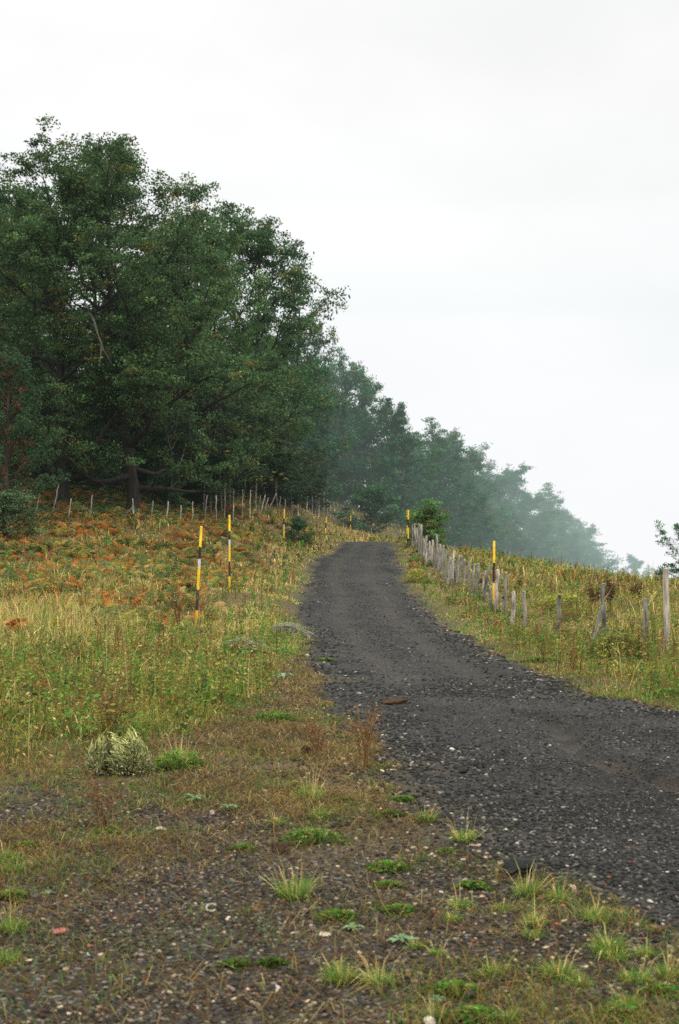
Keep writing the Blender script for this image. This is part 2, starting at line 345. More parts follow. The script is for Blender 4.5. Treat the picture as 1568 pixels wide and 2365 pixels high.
# --------------------------------------------------------------------------
# tall ground cover
STRAW, BEIGE, BROWN, GREEN, BRIGHT, OLIVE, ORANGE, YEL, RUST = [np.array(c) for c in ((.66, .52, .21), (.54, .41, .17), (.19, .10, .035), (.13, .22, .04), (.11, .33, .055), (.30, .29, .06), (.56, .20, .045), (.50, .42, .08), (.33, .11, .035))]
def fence_y(x):   # depth of the left fence line
    return np.interp(x, [-16, -12, -9.5, -7.2, -6.2, -5, -3.2, -1.2], [68, 70, 73, 82, 90, 105, 125, 150])
def left_bracken(x, y):
    v = sstep(36, 50, y+(fbm(x, y, 6, 51)-.5)*22)*sstep(-3.0, -6.5, x)
    return v
def tall_grass():
    b = MB()
    for n, y0, y1 in ((150000, 9.3, 26), (330000, 24, 165)):
        x, y = fan(n, y0, y1, .27, .5)
        vg = veg_in(x, y)+(fbm(x, y, .7, 23)-.5)*1.6; ri = road_in(x, y)
        keep = (vg > rng.random(n)*np.where(y > 22, .35, 1.3))&(ri < -.05)
        den = fbm(x, y, 1.3, 61); keep &= rng.random(n) < sstep(.18, .5, den)*.8+.2
        x, y, vg, ri = x[keep], y[keep], vg[keep], ri[keep]; n = len(x); left = x < np.interp(y, LE[:, 0], LE[:, 1])+1
        edge = np.exp(-np.maximum(-ri, 0)/np.where(left, 1.1, .8))*sstep(13, 22, y)
        p1 = fbm(x, y, 1.6, 71); p2 = fbm(x, y, 3.2, 72); p3 = fbm(x, y, .8, 73); dry = sstep(.42, .6, p2)
        fy = fence_y(x); wood = left & (y > fy+2)
        w = np.zeros((n, 9))
        mid = sstep(17, 30, y); up = left_bracken(x, y)
        w[:, 0] = .10+.35*dry*mid; w[:, 1] = .22+.45*mid*(1-.5*up); w[:, 2] = .20+.1*(p3 > .55)
        w[:, 3] = .46*(1-.5*mid)+.3*sstep(.5, .65, p1); w[:, 4] = .10*(1-mid)+.8*edge*edge; w[:, 5] = .38
        w[:, 6] = .28*up*left*sstep(.4, .6, p1); w[:, 7] = .08*(1-mid)+.1*sstep(.55, .7, p3); w[:, 8] = .16*up*left
        rt = ~left
        w[rt, 0] *= .6; w[rt, 1] *= .7; w[rt, 3] += .2; w[rt, 5] += .12; w[rt, 2] += .08; w[rt, 8] += .10*sstep(45, 70, y[rt])
        bank = left & (y > 44) & (x > -7); w[bank, 0] += .45; w[bank, 1] += .6; w[bank, 6] += .12
        for k in (0, 1, 6): w[wood, k] *= .3
        c = vary(pick(np.array([STRAW, BEIGE, BROWN, GREEN, BRIGHT, OLIVE, ORANGE, YEL, RUST]), w), n, .28, .08)*(.6+.8*fbm(x, y, 1.0, 79))[:, None]
        hgt = rng.uniform(.10, .42, n)*(.5+1.15*sstep(.3, .7, p1))*(.6+.8*p3)*np.maximum(np.clip(.20+vg*.13, .2, 1.1), .6*sstep(20, 30, y))*(1-.45*edge)*np.where(bank, .9, 1)*(1+.7*sstep(85, 115, y))*(1-.35*up*left)
        hgt *= np.where(rng.random(n) < .06, 1.7, 1)*np.where(rt & (y > 24) & (-ri < 3.6), .38, 1)
        for qx, qy in ((-3.2, 31.0), (-3.3, 42.0), (4.9, 44.0), (-3.5, 89), (4.5, 92)): hgt *= 1-.75*np.exp(-((x-qx)/.45)**2-((y-qy)/2.6)**2)
        wd = np.maximum(.005, .00055*y)*rng.uniform(.7, 1.5, n)
        az = rng.random(n)*2*PI; az = np.where(rng.random(n) < .35, rng.normal(-.4, .5, n)+np.where(bank, -1.0, 0), az)
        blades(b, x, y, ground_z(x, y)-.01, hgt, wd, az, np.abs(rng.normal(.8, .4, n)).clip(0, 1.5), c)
    tag(obj('tall_grass', b.mesh('tall_grass', M_GRASS)), 'tangled dry and green grass covering slope and field', kind='stuff')
tall_grass()
def weeds():
    """leafy herbs, thistles and dead flower stalks mixed through the grass"""
    b = MB()
    x, y = fan(13500, 9.8, 120, .27, .4)
    vg = veg_in(x, y)+(fbm(x, y, .7, 23)-.5)*1.4; ri = road_in(x, y)
    left = x < np.interp(y, LE[:, 0], LE[:, 1])+1
    p = fbm(x, y, 1.5, 81); ok = ~((np.abs(x+3.2*y/31.5*1.0) < .35)&(y > 28)&(y < 32.2))&(vg > .5)&(ri < -.25)&(rng.random(len(x)) < np.where(p > .47, .95, .4))&~(left & (y > fence_y(x)+1))
    x, y, p, left = x[ok], y[ok], p[ok], left[ok]; n = len(x); z = ground_z(x, y)
    q = fbm(x, y, 2.4, 83); kind = rng.random(n)
    dead = kind < np.where(left, .34, .42)+.15*(q > .55)
    h = np.where(left | (y < 26) | (np.abs(ri[ok]) > 3.4), 1, .6)*rng.uniform(.18, .5, n)*(.7+.7*p)*np.where(dead, 1.25, 1)*np.where(left, 1, 1.15)
    green = pick(np.array([GREEN*.9, OLIVE*.85, BRIGHT*.8, np.array((.05, .09, .03)), YEL*.8]), np.c_[np.full(n, .35), np.full(n, .2), .2*sstep(.4, .6, p), np.full(n, .18), .12*sstep(.5, .65, q)])
    brown = pick(np.array([BROWN, BROWN*.55, RUST*.7, BEIGE]), np.tile([.4, .25, .15, .2], (n, 1)))
    col = np.where(dead[:, None], brown, green)
    ln = rng.normal(0, .22, (n, 2)); K = 16
    st = vary(col*.9, n, .15)
    blades(b, x, y, z, h*1.05, np.maximum(.006, .0006*y), np.arctan2(ln[:, 1], ln[:, 0]), np.hypot(ln[:, 0], ln[:, 1])*.8, st)
    t = rng.uniform(.12, 1.05, (n, K)); az = rng.random((n, K))*2*PI
    rad = rng.uniform(.02, .13, (n, K))*(1.25-t*.75)
    cx = x[:, None]+ln[:, :1]*h[:, None]*t*.6+np.cos(az)*rad; cy = y[:, None]+ln[:, 1:]*h[:, None]*t*.6+np.sin(az)*rad; cz = z[:, None]+h[:, None]*t
    c = np.stack([cx, cy, cz], -1).reshape(-1, 3)
    d = np.stack([np.cos(az), np.sin(az), rng.normal(.15, .5, (n, K))], -1).reshape(-1, 3)
    s = np.repeat(np.maximum(.035, .0011*y)*np.where(dead, .75, 1.1), K)*rng.uniform(.6, 1.4, n*K)
    leaves(b, c, d, rdir(n*K, 1.4), s*1.5, s*.6, vary(np.repeat(col, K, 0), n*K, .25, .08))
    # bushy clumps
    x, y = fan(2600, 10.2, 95, .27, .3); vg = veg_in(x, y)+(fbm(x, y, .7, 23)-.5)*1.4; ri = road_in(x, y); left = x < np.interp(y, LE[:, 0], LE[:, 1])+1
    p = fbm(x, y, 2.0, 87); ok = (vg > .6)&(ri < -.35)&(rng.random(len(x)) < np.where(left, np.where(y < 26, .9, .22), .6)*sstep(.36, .5, p))&~(left & (y > fence_y(x)+1))
    x, y, left = x[ok], y[ok], left[ok]; n = len(x); z = ground_z(x, y); K = 80; q = fbm(x, y, 1.7, 89)
    col = pick(np.array([GREEN*.85, OLIVE*.8, BRIGHT*.7, YEL*.75, BROWN*.9, RUST*.7]), np.c_[.3+0*x, .28+0*x, .3*sstep(.45, .6, q), .12*sstep(.5, .6, q)+.04, .2*sstep(.55, .4, q)+.06, np.where(left, .05, .16)*sstep(20, 40, y)])
    r = rng.uniform(.10, .36, n)*(y/14)**.25; hh = rng.uniform(.14, .46, n)*(y/14)**.2; i = np.repeat(np.arange(n), K); m = n*K
    a = rng.random(m)*2*PI; qq = np.sqrt(rng.random(m)); zz = rng.random(m)**.8*(1.1-.7*qq*qq)
    c = np.c_[x[i]+np.cos(a)*qq*r[i], y[i]+np.sin(a)*qq*r[i], z[i]+zz*hh[i]]; sz = np.maximum(.026, .0013*y)[i]*rng.uniform(.6, 1.4, m)
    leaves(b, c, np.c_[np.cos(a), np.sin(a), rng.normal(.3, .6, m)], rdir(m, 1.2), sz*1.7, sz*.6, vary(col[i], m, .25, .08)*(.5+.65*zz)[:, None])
    tag(obj('weeds', b.mesh('weeds', M_GRASS)), 'leafy weeds and brown dead stalks among the grass', kind='stuff')
weeds()
def fronds(b, x, y, z, az, ln, arch, col, npin=9, wscale=1.0):
    n = len(x); t = np.linspace(.12, 1, npin)
    d = np.c_[np.cos(az), np.sin(az), np.zeros(n)]; sd = np.c_[-np.sin(az), np.cos(az), np.zeros(n)]
    def pt(t):   # rachis: up then over
        hor = ln[:, None]*(t[None]*.45+.4*t[None]**2*arch[:, None]); ver = ln[:, None]*(t[None]*1.05-.62*t[None]**2*arch[:, None])
        return np.c_[x, y, z][:, None, :]+d[:, None, :]*hor[..., None]+np.array([0, 0, 1.])*ver[..., None]
    p = pt(t); p2 = pt(np.minimum(t+.06, 1.1))
    tang = p2-p; tang /= np.linalg.norm(tang, axis=2, keepdims=True)+1e-9
    L = ln[:, None]*.42*np.sin(np.clip((1.08-t[None])*PI*.62, 0, PI))*rng.uniform(.75, 1.2, (n, npin))*wscale
    for sgn in (-1, 1):
        dr = sd[:, None, :]*sgn+tang*.35+np.array([0, 0, -.12]); dr /= np.linalg.norm(dr, axis=2, keepdims=True)
        a = p.reshape(-1, 3); dd = dr.reshape(-1, 3); Lf = L.ravel()
        wd = tang.reshape(-1, 3)*(ln[:, None]*.075*np.ones((1, npin))).reshape(-1, 1)
        tip = a+dd*Lf[:, None]-np.array([0, 0, 1.])*(Lf*rng.uniform(0, .45, len(Lf)))[:, None]; mid = a+dd*(Lf*.55)[:, None]
        V = np.stack([a-wd*.6, mid-wd*.45, tip, mid+wd*.45, a+wd*.6], 1).reshape(-1, 3); k = (np.arange(len(a))*5)[:, None]
        b.add(V, [k+np.array([[0, 1, 3, 4]]), k+np.array([[1, 2, 3]])], np.repeat(vary(np.repeat(col, npin, 0), n*npin, .12, .05), 5, 0))
    # stalks
    blades(b, x, y, z, ln*.8, np.maximum(.008, .0005*y), az, np.full(n, .5), col*.6)
def bracken():
    b = MB()
    x, y = fan(13000, 26, 100, .27, .3, .6)
    br = left_bracken(x, y); fy = fence_y(x); behind = (y > fy)&(x < 3)
    pr = np.where(behind, .75*(y < fy+16), br*sstep(.3, .52, fbm(x, y, 3, 91)))
    pr = np.where((x > -6.5)&~behind, pr*.45+.05*(x < -3.4), pr)
    ok = (rng.random(len(x)) < pr)&(x < -2.2)
    # a few lower down, scattered in the dry grass
    ok |= (x < -3.6)&(y > 27)&(rng.random(len(x)) < .05)
    x, y = x[ok], y[ok]; reps = 4; x = np.repeat(x, reps)+rng.normal(0, .12, len(x)*reps); y = np.repeat(y, reps)+rng.normal(0, .12, len(y)*reps)
    n = len(x); z = ground_z(x, y)
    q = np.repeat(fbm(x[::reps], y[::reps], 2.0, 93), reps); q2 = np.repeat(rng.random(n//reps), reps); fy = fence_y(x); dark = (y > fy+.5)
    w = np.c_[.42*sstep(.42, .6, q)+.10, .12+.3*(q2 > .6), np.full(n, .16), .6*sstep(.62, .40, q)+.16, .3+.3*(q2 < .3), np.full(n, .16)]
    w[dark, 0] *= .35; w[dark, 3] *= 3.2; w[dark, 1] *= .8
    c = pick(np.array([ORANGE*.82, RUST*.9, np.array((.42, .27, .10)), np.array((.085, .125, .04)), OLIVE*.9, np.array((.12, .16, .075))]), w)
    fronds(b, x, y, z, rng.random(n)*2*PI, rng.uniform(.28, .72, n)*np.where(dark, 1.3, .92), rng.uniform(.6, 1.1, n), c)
    tag(obj('bracken', b.mesh('bracken', M_GRASS)), 'rust orange and green bracken ferns across the upper slope', kind='stuff')
bracken()
def thatch():
    """short mown-looking turf, dead straws and moss over the stony verge"""
    b = MB()
    x, y = fan(190000, 4.6, 30, .262, .2)
    vg = veg_in(x, y); ri = road_in(x, y)+(fbm(x, y, .8, 21)-.5)*.8
    pt = fbm(x, y, .8, 101); pg = fbm(x, y, .5, 103, 2)+.09*(x < -1.25)*(y > 7.2)
    ok = (ri < -.05)&(rng.random(len(x)) < np.maximum(sstep(6.4, 10.6, y+(fbm(x, y, 1.9, 107)-.5)*9+np.clip(-x-.9, 0, 1.2)*1.4)*.85*sstep(.25, .5, pt), .10*sstep(.35, .6, pt))+.03+.55*sstep(.52, .64, pg)*np.where(y < 8.5, np.where(x > .1, .7, .12), .6))
    x, y, pt, pg, vg = x[ok], y[ok], pt[ok], pg[ok], vg[ok]; n = len(x)
    g = sstep(.5, .62, pg); c = pick(np.array([STRAW*.42, BEIGE*.40, BROWN*.85, BRIGHT*.7, GREEN*.85, OLIVE*.55]), np.c_[.15*(1-g), .28+0*g, .5+0*g, .55*g, .5*g, .15+.2*g])
    isg = c[:, 1] > c[:, 0]
    h = np.where(isg, rng.uniform(.02, .06, n), rng.uniform(.05, .18, n)); lean = np.where(isg, np.abs(rng.normal(.5, .3, n)), rng.uniform(1.1, 1.9, n))
    blades(b, x, y, ground_z(x, y)+.002, h, np.maximum(.003, .00042*y)*rng.uniform(.7, 1.3, n), rng.random(n)*2*PI, lean, vary(c, n, .42, .08)*(.55+.9*fbm(x, y, .35, 109))[:, None])
    # along the track's right-hand verge and the left edge higher up: low bright turf
    x, y = fan(70000, 11, 100, .27, .3)
    ri = road_in(x, y)+(fbm(x, y, .8, 21)-.5)*.8; ok = (ri < -.08)&(ri > -1.1-.6*fbm(x, y, 1.5, 7))&(rng.random(len(x)) < .9*sstep(.3, .5, fbm(x, y, 1.6, 105)))
    ok &= (x > 1) | (y > 24); x, y = x[ok], y[ok]; n = len(x)
    blades(b, x, y, ground_z(x, y), rng.uniform(.04, .13, n), np.maximum(.004, .00055*y)*rng.uniform(.7, 1.4, n), rng.random(n)*2*PI, np.abs(rng.normal(.5, .3, n)), vary(pick(np.array([BRIGHT, GREEN*1.1, OLIVE, BEIGE]), np.tile([.5, .3, .2, .12], (n, 1))), n, .22, .08))
    tag(obj('short_turf', b.mesh('short_turf', M_GRASS)), 'thin short turf and dead straw over stony verge', kind='stuff')
thatch()
# --------------------------------------------------------------------------
# trees
def tube(b, pts, rad, sides, col):
    pts = np.asarray(pts, float); k = len(pts); tg = np.gradient(pts, axis=0); tg = unit(tg)
    up = np.array([0, 0, 1.]) if abs(tg[0, 2]) < .9 else np.array([1., 0, 0])
    n1 = unit(np.cross(tg, up)); n2 = np.cross(tg, n1); a = np.arange(sides)/sides*2*PI
    V = pts[:, None]+(n1[:, None]*np.cos(a)[None, :, None]+n2[:, None]*np.sin(a)[None, :, None])*np.asarray(rad)[:, None, None]
    i = np.arange(k-1)[:, None]*sides; j = np.arange(sides)[None]; j2 = (j+1) % sides
    f = np.stack([i+j, i+j2, i+sides+j2, i+sides+j], -1).reshape(-1, 4)
    b.add(V.reshape(-1, 3), [f], col)
def path(p, d, L, k, curve, wob):
    p = np.array(p, float); d = np.array(d, float); out = [p.copy()]
    for i in range(k):
        d = d+np.array([0, 0, curve])+rng.normal(0, wob, 3); d /= np.linalg.norm(d); p = p+d*L/k; out.append(p.copy())
    return np.array(out)
def rot_about(d, ang, az):
    d = d/np.linalg.norm(d); u = np.cross(d, [0, 0, 1.]); u = u/max(np.linalg.norm(u), 1e-6) if np.linalg.norm(u) > 1e-3 else np.array([1., 0, 0]); v = np.cross(d, u)
    return d*math.cos(ang)+(u*math.cos(az)+v*math.sin(az))*math.sin(ang)
def oak(H, Rr, nl, start, leafs, cs, lsize, col, trunk_r, prof=None, sub=6, twig=4, lean=0.0, bark=(.026, .023, .019), multi=1, extra=None, yellow=.06, zmin=.06):
    """returns (trunk mesh builder, crown mesh builder)"""
    tb = MB(); ends = []
    prof = prof or (lambda t: math.sin(PI*min(.97, .16+.74*t))**.7)
    bark = np.array(bark)
    tr = path((0, 0, 0), (lean, 0, 1), H*.9, 12, .06, .045); tt = np.linspace(0, 1, 13)
    rr = trunk_r*np.clip((1-tt)**.8*.95+.05, .03, 1); rr[0] *= 1.3
    tube(tb, np.r_[[tr[0]-[0, 0, .6]], tr], np.r_[rr[0]*1.1, rr], 10, bark)
    limbs = []
    for i in range(nl):
        t = start+(.98-start)*((i+rng.random()*.7)/nl)
        hh = t; q = t*12; k = min(int(q), 11); base = tr[k]+(tr[k+1]-tr[k])*(q-k)
        az = i*2.4+rng.normal(0, .35); el = R(-4+70*t**1.1)+rng.normal(0, .16)
        L = Rr*prof(t)*rng.choice([.62, .8, .95, 1.05, 1.2])*rng.uniform(.92, 1.08)+.3
        limbs.append((base, az, el, L, trunk_r*(1-t)**.7*.5+.02))
    if extra: limbs += extra
    for base, az, el, L, r0 in limbs:
        d = np.array([math.cos(az)*math.cos(el), math.sin(az)*math.cos(el), math.sin(el)])
        lp = path(base, d, L, 7, .05, .13); tube(tb, lp, np.linspace(r0, .018, 8), 6, bark)
        ends.append(lp[-1]); 
        nsub = max(3, int(sub*min(1.3, L/4+.35)))
        for s in np.linspace(.22, .97, nsub):
            s = min(.98, s+rng.normal(0, .05)); q = s*7; k = min(int(q), 6); bp = lp[k]+(lp[k+1]-lp[k])*(q-k)
            sd = rot_about(lp[k+1]-lp[k], rng.uniform(.5, 1.15), rng.random()*2*PI)+np.array([0, 0, .18])
            SL = max(.7, L*.42*(1.1-.55*s)*rng.uniform(.7, 1.25))
            sp = path(bp, sd, SL, 4, .06, .18); tube(tb, sp, np.linspace(max(.02, r0*.4*(1-s*.6)), .01, 5), 4, bark)
            ends.append(sp[-1]); ends.append(sp[2]*.5+sp[3]*.5)
            for j in range(twig):
                k2 = rng.integers(1, 5); td = rot_about(sp[k2]-sp[k2-1], rng.uniform(.5, 1.3), rng.random()*2*PI)
                tl = rng.uniform(.5, 1.15)*min(1, .4+SL*.25); te = sp[k2]+td*tl
                if rng.random() < .6: tube(tb, np.array([sp[k2], (sp[k2]+te)/2+rng.normal(0, .05, 3), te]), [.012, .009, .006], 3, bark)
                ends.append(te)
    E = np.array(ends); E = E[E[:, 2] > max(zmin*H, .3)]
    m = len(E); cb = MB()
    per = np.maximum(6, rng.poisson(leafs/m, m)); per = (per*np.exp(rng.normal(0, .45, m))).astype(int)+3
    idx = np.repeat(np.arange(m), per); n = len(idx); rad = cs*np.exp(rng.normal(0, .22, m))
    off = rng.normal(size=(n, 3)); off *= (np.abs(rng.normal(.75, .3, (n, 1))).clip(.1, 1.1))/np.linalg.norm(off, axis=1, keepdims=True)
    off[:, 2] = off[:, 2]*.5
    c = E[idx]+off*rad[idx][:, None]
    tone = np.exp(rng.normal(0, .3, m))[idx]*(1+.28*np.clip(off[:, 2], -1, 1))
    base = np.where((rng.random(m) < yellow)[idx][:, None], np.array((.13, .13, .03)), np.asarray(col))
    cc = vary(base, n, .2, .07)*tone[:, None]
    ls = lsize*rng.uniform(.65, 1.35, n)
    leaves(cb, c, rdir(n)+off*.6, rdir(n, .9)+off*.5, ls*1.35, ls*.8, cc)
    return tb, cb, E
GRN = (.052, .100, .034)
def put_tree(name, label, cat, px, Y, meshes, H0, H, rz, group=None, z=None, X=None, sxy=None, pcat='crown'):
    X = xat(px, Y) if X is None else X
    t = thing(name, label, cat, (X, Y, (gz1(X, Y) if z is None else z)), rz, group); s = H/H0; t.scale = ((sxy or s), (sxy or s), s)
    obj('trunk', meshes[0], t); cr = obj('crown', meshes[1], t); return t
def mk(nm, *a, mat=None, **k):
    tb, cb, E = oak(*a, **k); f = a[0]/(np.percentile(E[:, 2], 99.3)+.25)
    for q in (tb, cb): q.V = [v*np.float32([1, 1, f]) for v in q.V]
    return tb.mesh(nm+'_trunk', M_BARK, True), cb.mesh(nm+'_crown', mat or M_LEAF), E
def top_h(px, py, Y, X=None):
    return EYE+(HY-py)/F*Y-gz1(xat(px, Y) if X is None else X, Y)
# the two big oaks behind the left fence
bigprof = lambda t: math.sin(PI*min(.97, .2+.7*t))**.6
exA = [((0, 0, 4.2), -.1, R(42), 8.2, .30), ((0, 0, 4.0), 3.3, R(36), 6.5, .24), ((.1, 0, 5.5), .4, R(62), 9.0, .26), ((0, 0, 6.5), -.9, R(66), 9.0, .22), ((0, 0, 5), -1.6, R(20), 5.0, .18)]
exA = [(np.array(a), b_, c_, d_, e_) for a, b_, c_, d_, e_ in exA]
HA = top_h(313, 345, 75); mA = mk('oak_a', HA, 6.4, 32, .07, 56000, .5, .115, GRN, .37, bigprof, 6, 4, extra=exA, zmin=.135)
put_tree('oak_tree', 'tall oak with stout trunk behind the braced fence post, one heavy limb reaching right', 'tree', 313, 75, mA, HA, HA, 0)
HB = top_h(145, 325, 74); mB = mk('oak_b', HB, 6.2, 32, .07, 56000, .5, .115, GRN, .33, bigprof, 6, 4, zmin=.135)
tB = put_tree('oak_tree', 'tall oak at left with bare broken limb and trunk behind leaning fence posts', 'tree', 145, 74, mB, HB, HB, 1.0)
# the bare pale limb hanging in its crown
db = MB(); p0 = np.array(at(218, 742, 69.0)); p1 = np.array(at(240, 810, 69.0))
k = [np.array(at(196, 700, 73.0)), p0, p0+(p1-p0)*.4+np.array([-.05, 0, .03]), p0+(p1-p0)*.75, p1, np.array(at(258, 838, 69.3))]
tube(db, k, [.075, .06, .05, .04, .03, .012], 6, (.095, .085, .068)); tube(db, [k[3], np.array(at(232, 830, 69)), np.array(at(228, 845, 69))], [.035, .025, .012], 5, (.12, .105, .085))
dl = obj('dead_branch', db.mesh('dead_branch', M_WOOD, True)); dl.parent = tB
dl.matrix_parent_inverse = (__import__('mathutils').Matrix.LocRotScale(tB.location, tB.rotation_euler, tB.scale)).inverted(); dl['label'] = 'bare pale broken branch hanging in the crown'
# general stock
sparseprof = lambda t: math.sin(PI*min(.97, .14+.74*t))**.8
S1 = (mk('broad_a', 15, 5.2, 22, .08, 19000, .6, .18, (.050, .132, .060), .24), 15)
S2 = (mk('broad_b', 15, 4.8, 22, .08, 19000, .56, .18, (.046, .118, .056), .22), 15)
S3 = (mk('broad_c', 14, 5.6, 22, .06, 19000, .62, .18, (.058, .145, .062), .22), 14)
S4 = (mk('sparse_a', 16, 4.6, 17, .2, 7200, .62, .16, (.045, .092, .048), .20, sparseprof, 5, 3), 16)
S5 = (mk('sparse_b', 12, 4.4, 14, .22, 4800, .6, .17, (.055, .09, .05), .16, sparseprof, 5, 3), 12)
lowprof = lambda t: (1-t)**.5*(.8+.2*math.sin(PI*t))
B1 = (mk('shrub_a', 4, 2.3, 22, .03, 8500, .42, .12, (.050, .115, .050), .07, lowprof, 4, 3), 4)
B2 = (mk('shrub_b', 5, 2.6, 24, .03, 9500, .46, .12, (.055, .130, .060), .08, lowprof, 4, 3), 5)
lowprof = lambda t: (1-t)**.5*(.8+.2*math.sin(PI*t))
N1 = (mk('near_a', 16, 5.0, 24, .08, 36000, .52, .125, (.058, .116, .042), .24), 16)
N2 = (mk('near_b', 16, 4.7, 24, .08, 36000, .5, .12, (.050, .104, .039), .22), 16)
N3 = (mk('near_c', 15, 5.2, 24, .07, 36000, .54, .125, (.064, .126, .042), .22), 15)
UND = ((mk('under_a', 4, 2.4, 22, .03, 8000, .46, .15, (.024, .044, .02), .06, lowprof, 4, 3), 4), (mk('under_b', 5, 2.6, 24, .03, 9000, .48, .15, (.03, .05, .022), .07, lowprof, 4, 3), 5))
trees = [
 # stock, px, Y, top py, width factor, rz, label, group
 (S1, -55, 80, 375, 1.0, .4, 'hazy tall tree cut by the left edge, behind the pine', None),
 (S2, 45, 86, 420, .95, 2.0, 'tall tree between the left edge and the left oak, lighter crown top', None),
 (S2, 250, 86, 320, .8, 2.6, 'tall narrow treetop rising between the two big oaks', None),
 (S1, 410, 84, 415, .78, 4.0, 'dense tall tree just right of the stout oak, crown stepping down', None),
 (S3, 500, 95, 505, .85, 1.1, 'dense tree with rounded top on the second step of the tree line', None),
 (S2, 578, 107, 492, .9, 5.0, 'slim dense tree just left of the thin see-through tree', None),
 (S4, 668, 130, 570, .72, .3, 'thin airy tree with a visible straight trunk above the left fence', None),
 (S4, 738, 155, 705, .55, 3.0, 'second airy see-through tree stepping down behind the first', None),
 (S1, 785, 165, 815, .62, 2.2, 'dense dark tree above the bend of the left fence', None),
 (S3, 835, 164, 850, .62, 3.9, 'dark round tree over the road end', None),
 (S2, 905, 162, 925, .8, .9, 'misty tree just right of the road end', None),
 (S1, 985, 172, 975, .9, 1.7, 'misty tree with bumpy top above the bright young tree', None),
 (S3, 1050, 182, 1008, .85, 5.2, 'misty broad tree right of and behind the bright young tree', None),
 (S4, 1115, 200, 1028, 1.0, 4.4, 'pale misty tree with thin pointed top, mid right', None),
 (S2, 1165, 208, 1075, 1.0, 2.9, 'pale misty tree directly above the right snow pole', None),
 (S1, 1248, 220, 1125, 1.0, .2, 'misty tree with dark rounded top right of the snow pole', None),
 (S3, 1305, 230, 1178, .85, 2.4, 'small misty tree near the right end of the wood', None),
 (S5, 1362, 238, 1208, 1.05, 1.2, 'last airy tree at the right end of the wood, sky showing through', None),
 (S3, 1462, 235, 1282, 1.0, 3.3, 'small faint tree standing alone beyond the field', None),
]
for st, px, Y, py, wf, rz, lab, grp in trees:
    if Y < 118: st = {id(S1): N1, id(S2): N2, id(S3): N3}.get(id(st), st)
    H = top_h(px, py, Y); s = H/st[1]
    if px == 1462: H = 9.0; s = .52
    z = None if px != 1462 else EYE+(HY-1282)/F*Y-9.0
    put_tree('broadleaf_tree', lab, 'tree', px, Y, st[0], st[1], H, rz, grp, sxy=s*wf, z=z)
# the tree cut by the right edge
z = EYE+(HY-1190)/F*130-10
put_tree('broadleaf_tree', 'dark leafy tree cut by the right edge above the field', 'tree', 1578, 130, S1[0], 15, 10.0, .7, z=z, sxy=.56)
# lower, nearer growth along the wood's edge
edge = [
 (S3, 455, 88, 760, .8, 1.0), (S1, 545, 102, 780, .85, 2.0), (S3, 628, 123, 760, .7, 4.1), (S2, 715, 151, 820, .85, .5), (S3, 770, 167, 900, .9, 5.5),
 (S1, 850, 166, 945, 1.2, 3.3), (S3, 925, 162, 985, 1.2, 2.7), (S1, 1015, 172, 1020, 1.25, 1.9), (S3, 1085, 182, 1055, 1.1, .1), (S2, 1140, 198, 1090, 1.25, 4.7),
 (S3, 1205, 208, 1125, 1.1, 3.6), (S1, 1275, 218, 1170, 1.2, 2.5), (S3, 1330, 228, 1215, 1.1, 1.5), (S1, 960, 172, 1080, 1.4, .8), (S2, 1060, 180, 1130, 1.5, 2.2), (S1, 1165, 196, 1165, 1.5, 5.1), (S3, 1240, 206, 1200, 1.4, 4.2), (S2, 1300, 216, 1230, 1.4, 3.1), (S3, 600, 127, 760, .7, 3.0), (S1, 370, 92, 560, .8, 1.4), (S2, 90, 92, 520, .9, 3.8)]
for st, px, Y, py, wf, rz in edge:
    if Y < 125: st = {id(S1): N1, id(S2): N2, id(S3): N3}.get(id(st), st)
    H = top_h(px, py, Y); put_tree('broadleaf_tree', 'dense leafy tree filling the middle of the wood below the skyline', 'tree', px, Y, st[0], st[1], H, rz, 'trees filling the middle of the wood', sxy=H/st[1]*(1.1 if px < 550 else .85 if Y < 166 else max(wf, 1)*.95))
hill = [(-34, 112), (-26, 122), (-18, 118), (-11, 126), (-30, 140), (-20, 142), (-12, 146), (-4, 150), (-38, 158), (-24, 165), (-14, 170), (-4, 172), (2, 165), (8, 178), (-30, 185), (-16, 195), (-2, 200), (9, 205), (14, 200), (20, 215)]
for i, (X, Y) in enumerate(hill):
    st = (S1, S2, S3)[i % 3]; H = rng.uniform(10.5, 14.5)
    # keep their tops under the wood's skyline as it stands
    sky = np.interp(CX+X*F/Y, [0, 150, 440, 560, 640, 720, 760, 860, 980, 1110, 1250], [400, 330, 470, 560, 640, 720, 820, 930, 1040, 1110, 1190])
    H = min(H, EYE+(HY-sky)/F*Y-gz1(X, Y))
    if H > 4: put_tree('broadleaf_tree', 'misty tree deep on the wooded hillside behind the front trees', 'tree', 0, Y, st[0], st[1], H, i*1.3, 'trees deep on the wooded hillside', X=X, sxy=max(H, 9)/st[1])
for i in range(46):
    px = rng.uniform(-60, 790); Yf = float(fence_y(np.array(xat(px, 75)))); Y = float(np.interp(px, [0, 420, 480, 520, 580, 640, 700, 800], [80, 82, 86, 92, 99, 113, 134, 162]))+rng.uniform(5, 27)
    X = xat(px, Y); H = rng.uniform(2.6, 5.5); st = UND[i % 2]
    put_tree('shrub', 'dark leafy shrub in the deep shade under the wood', 'shrub', px, Y, st[0], st[1], H, i*1.1, 'shrubs in the deep shade of the wood', sxy=H/st[1]*1.5)
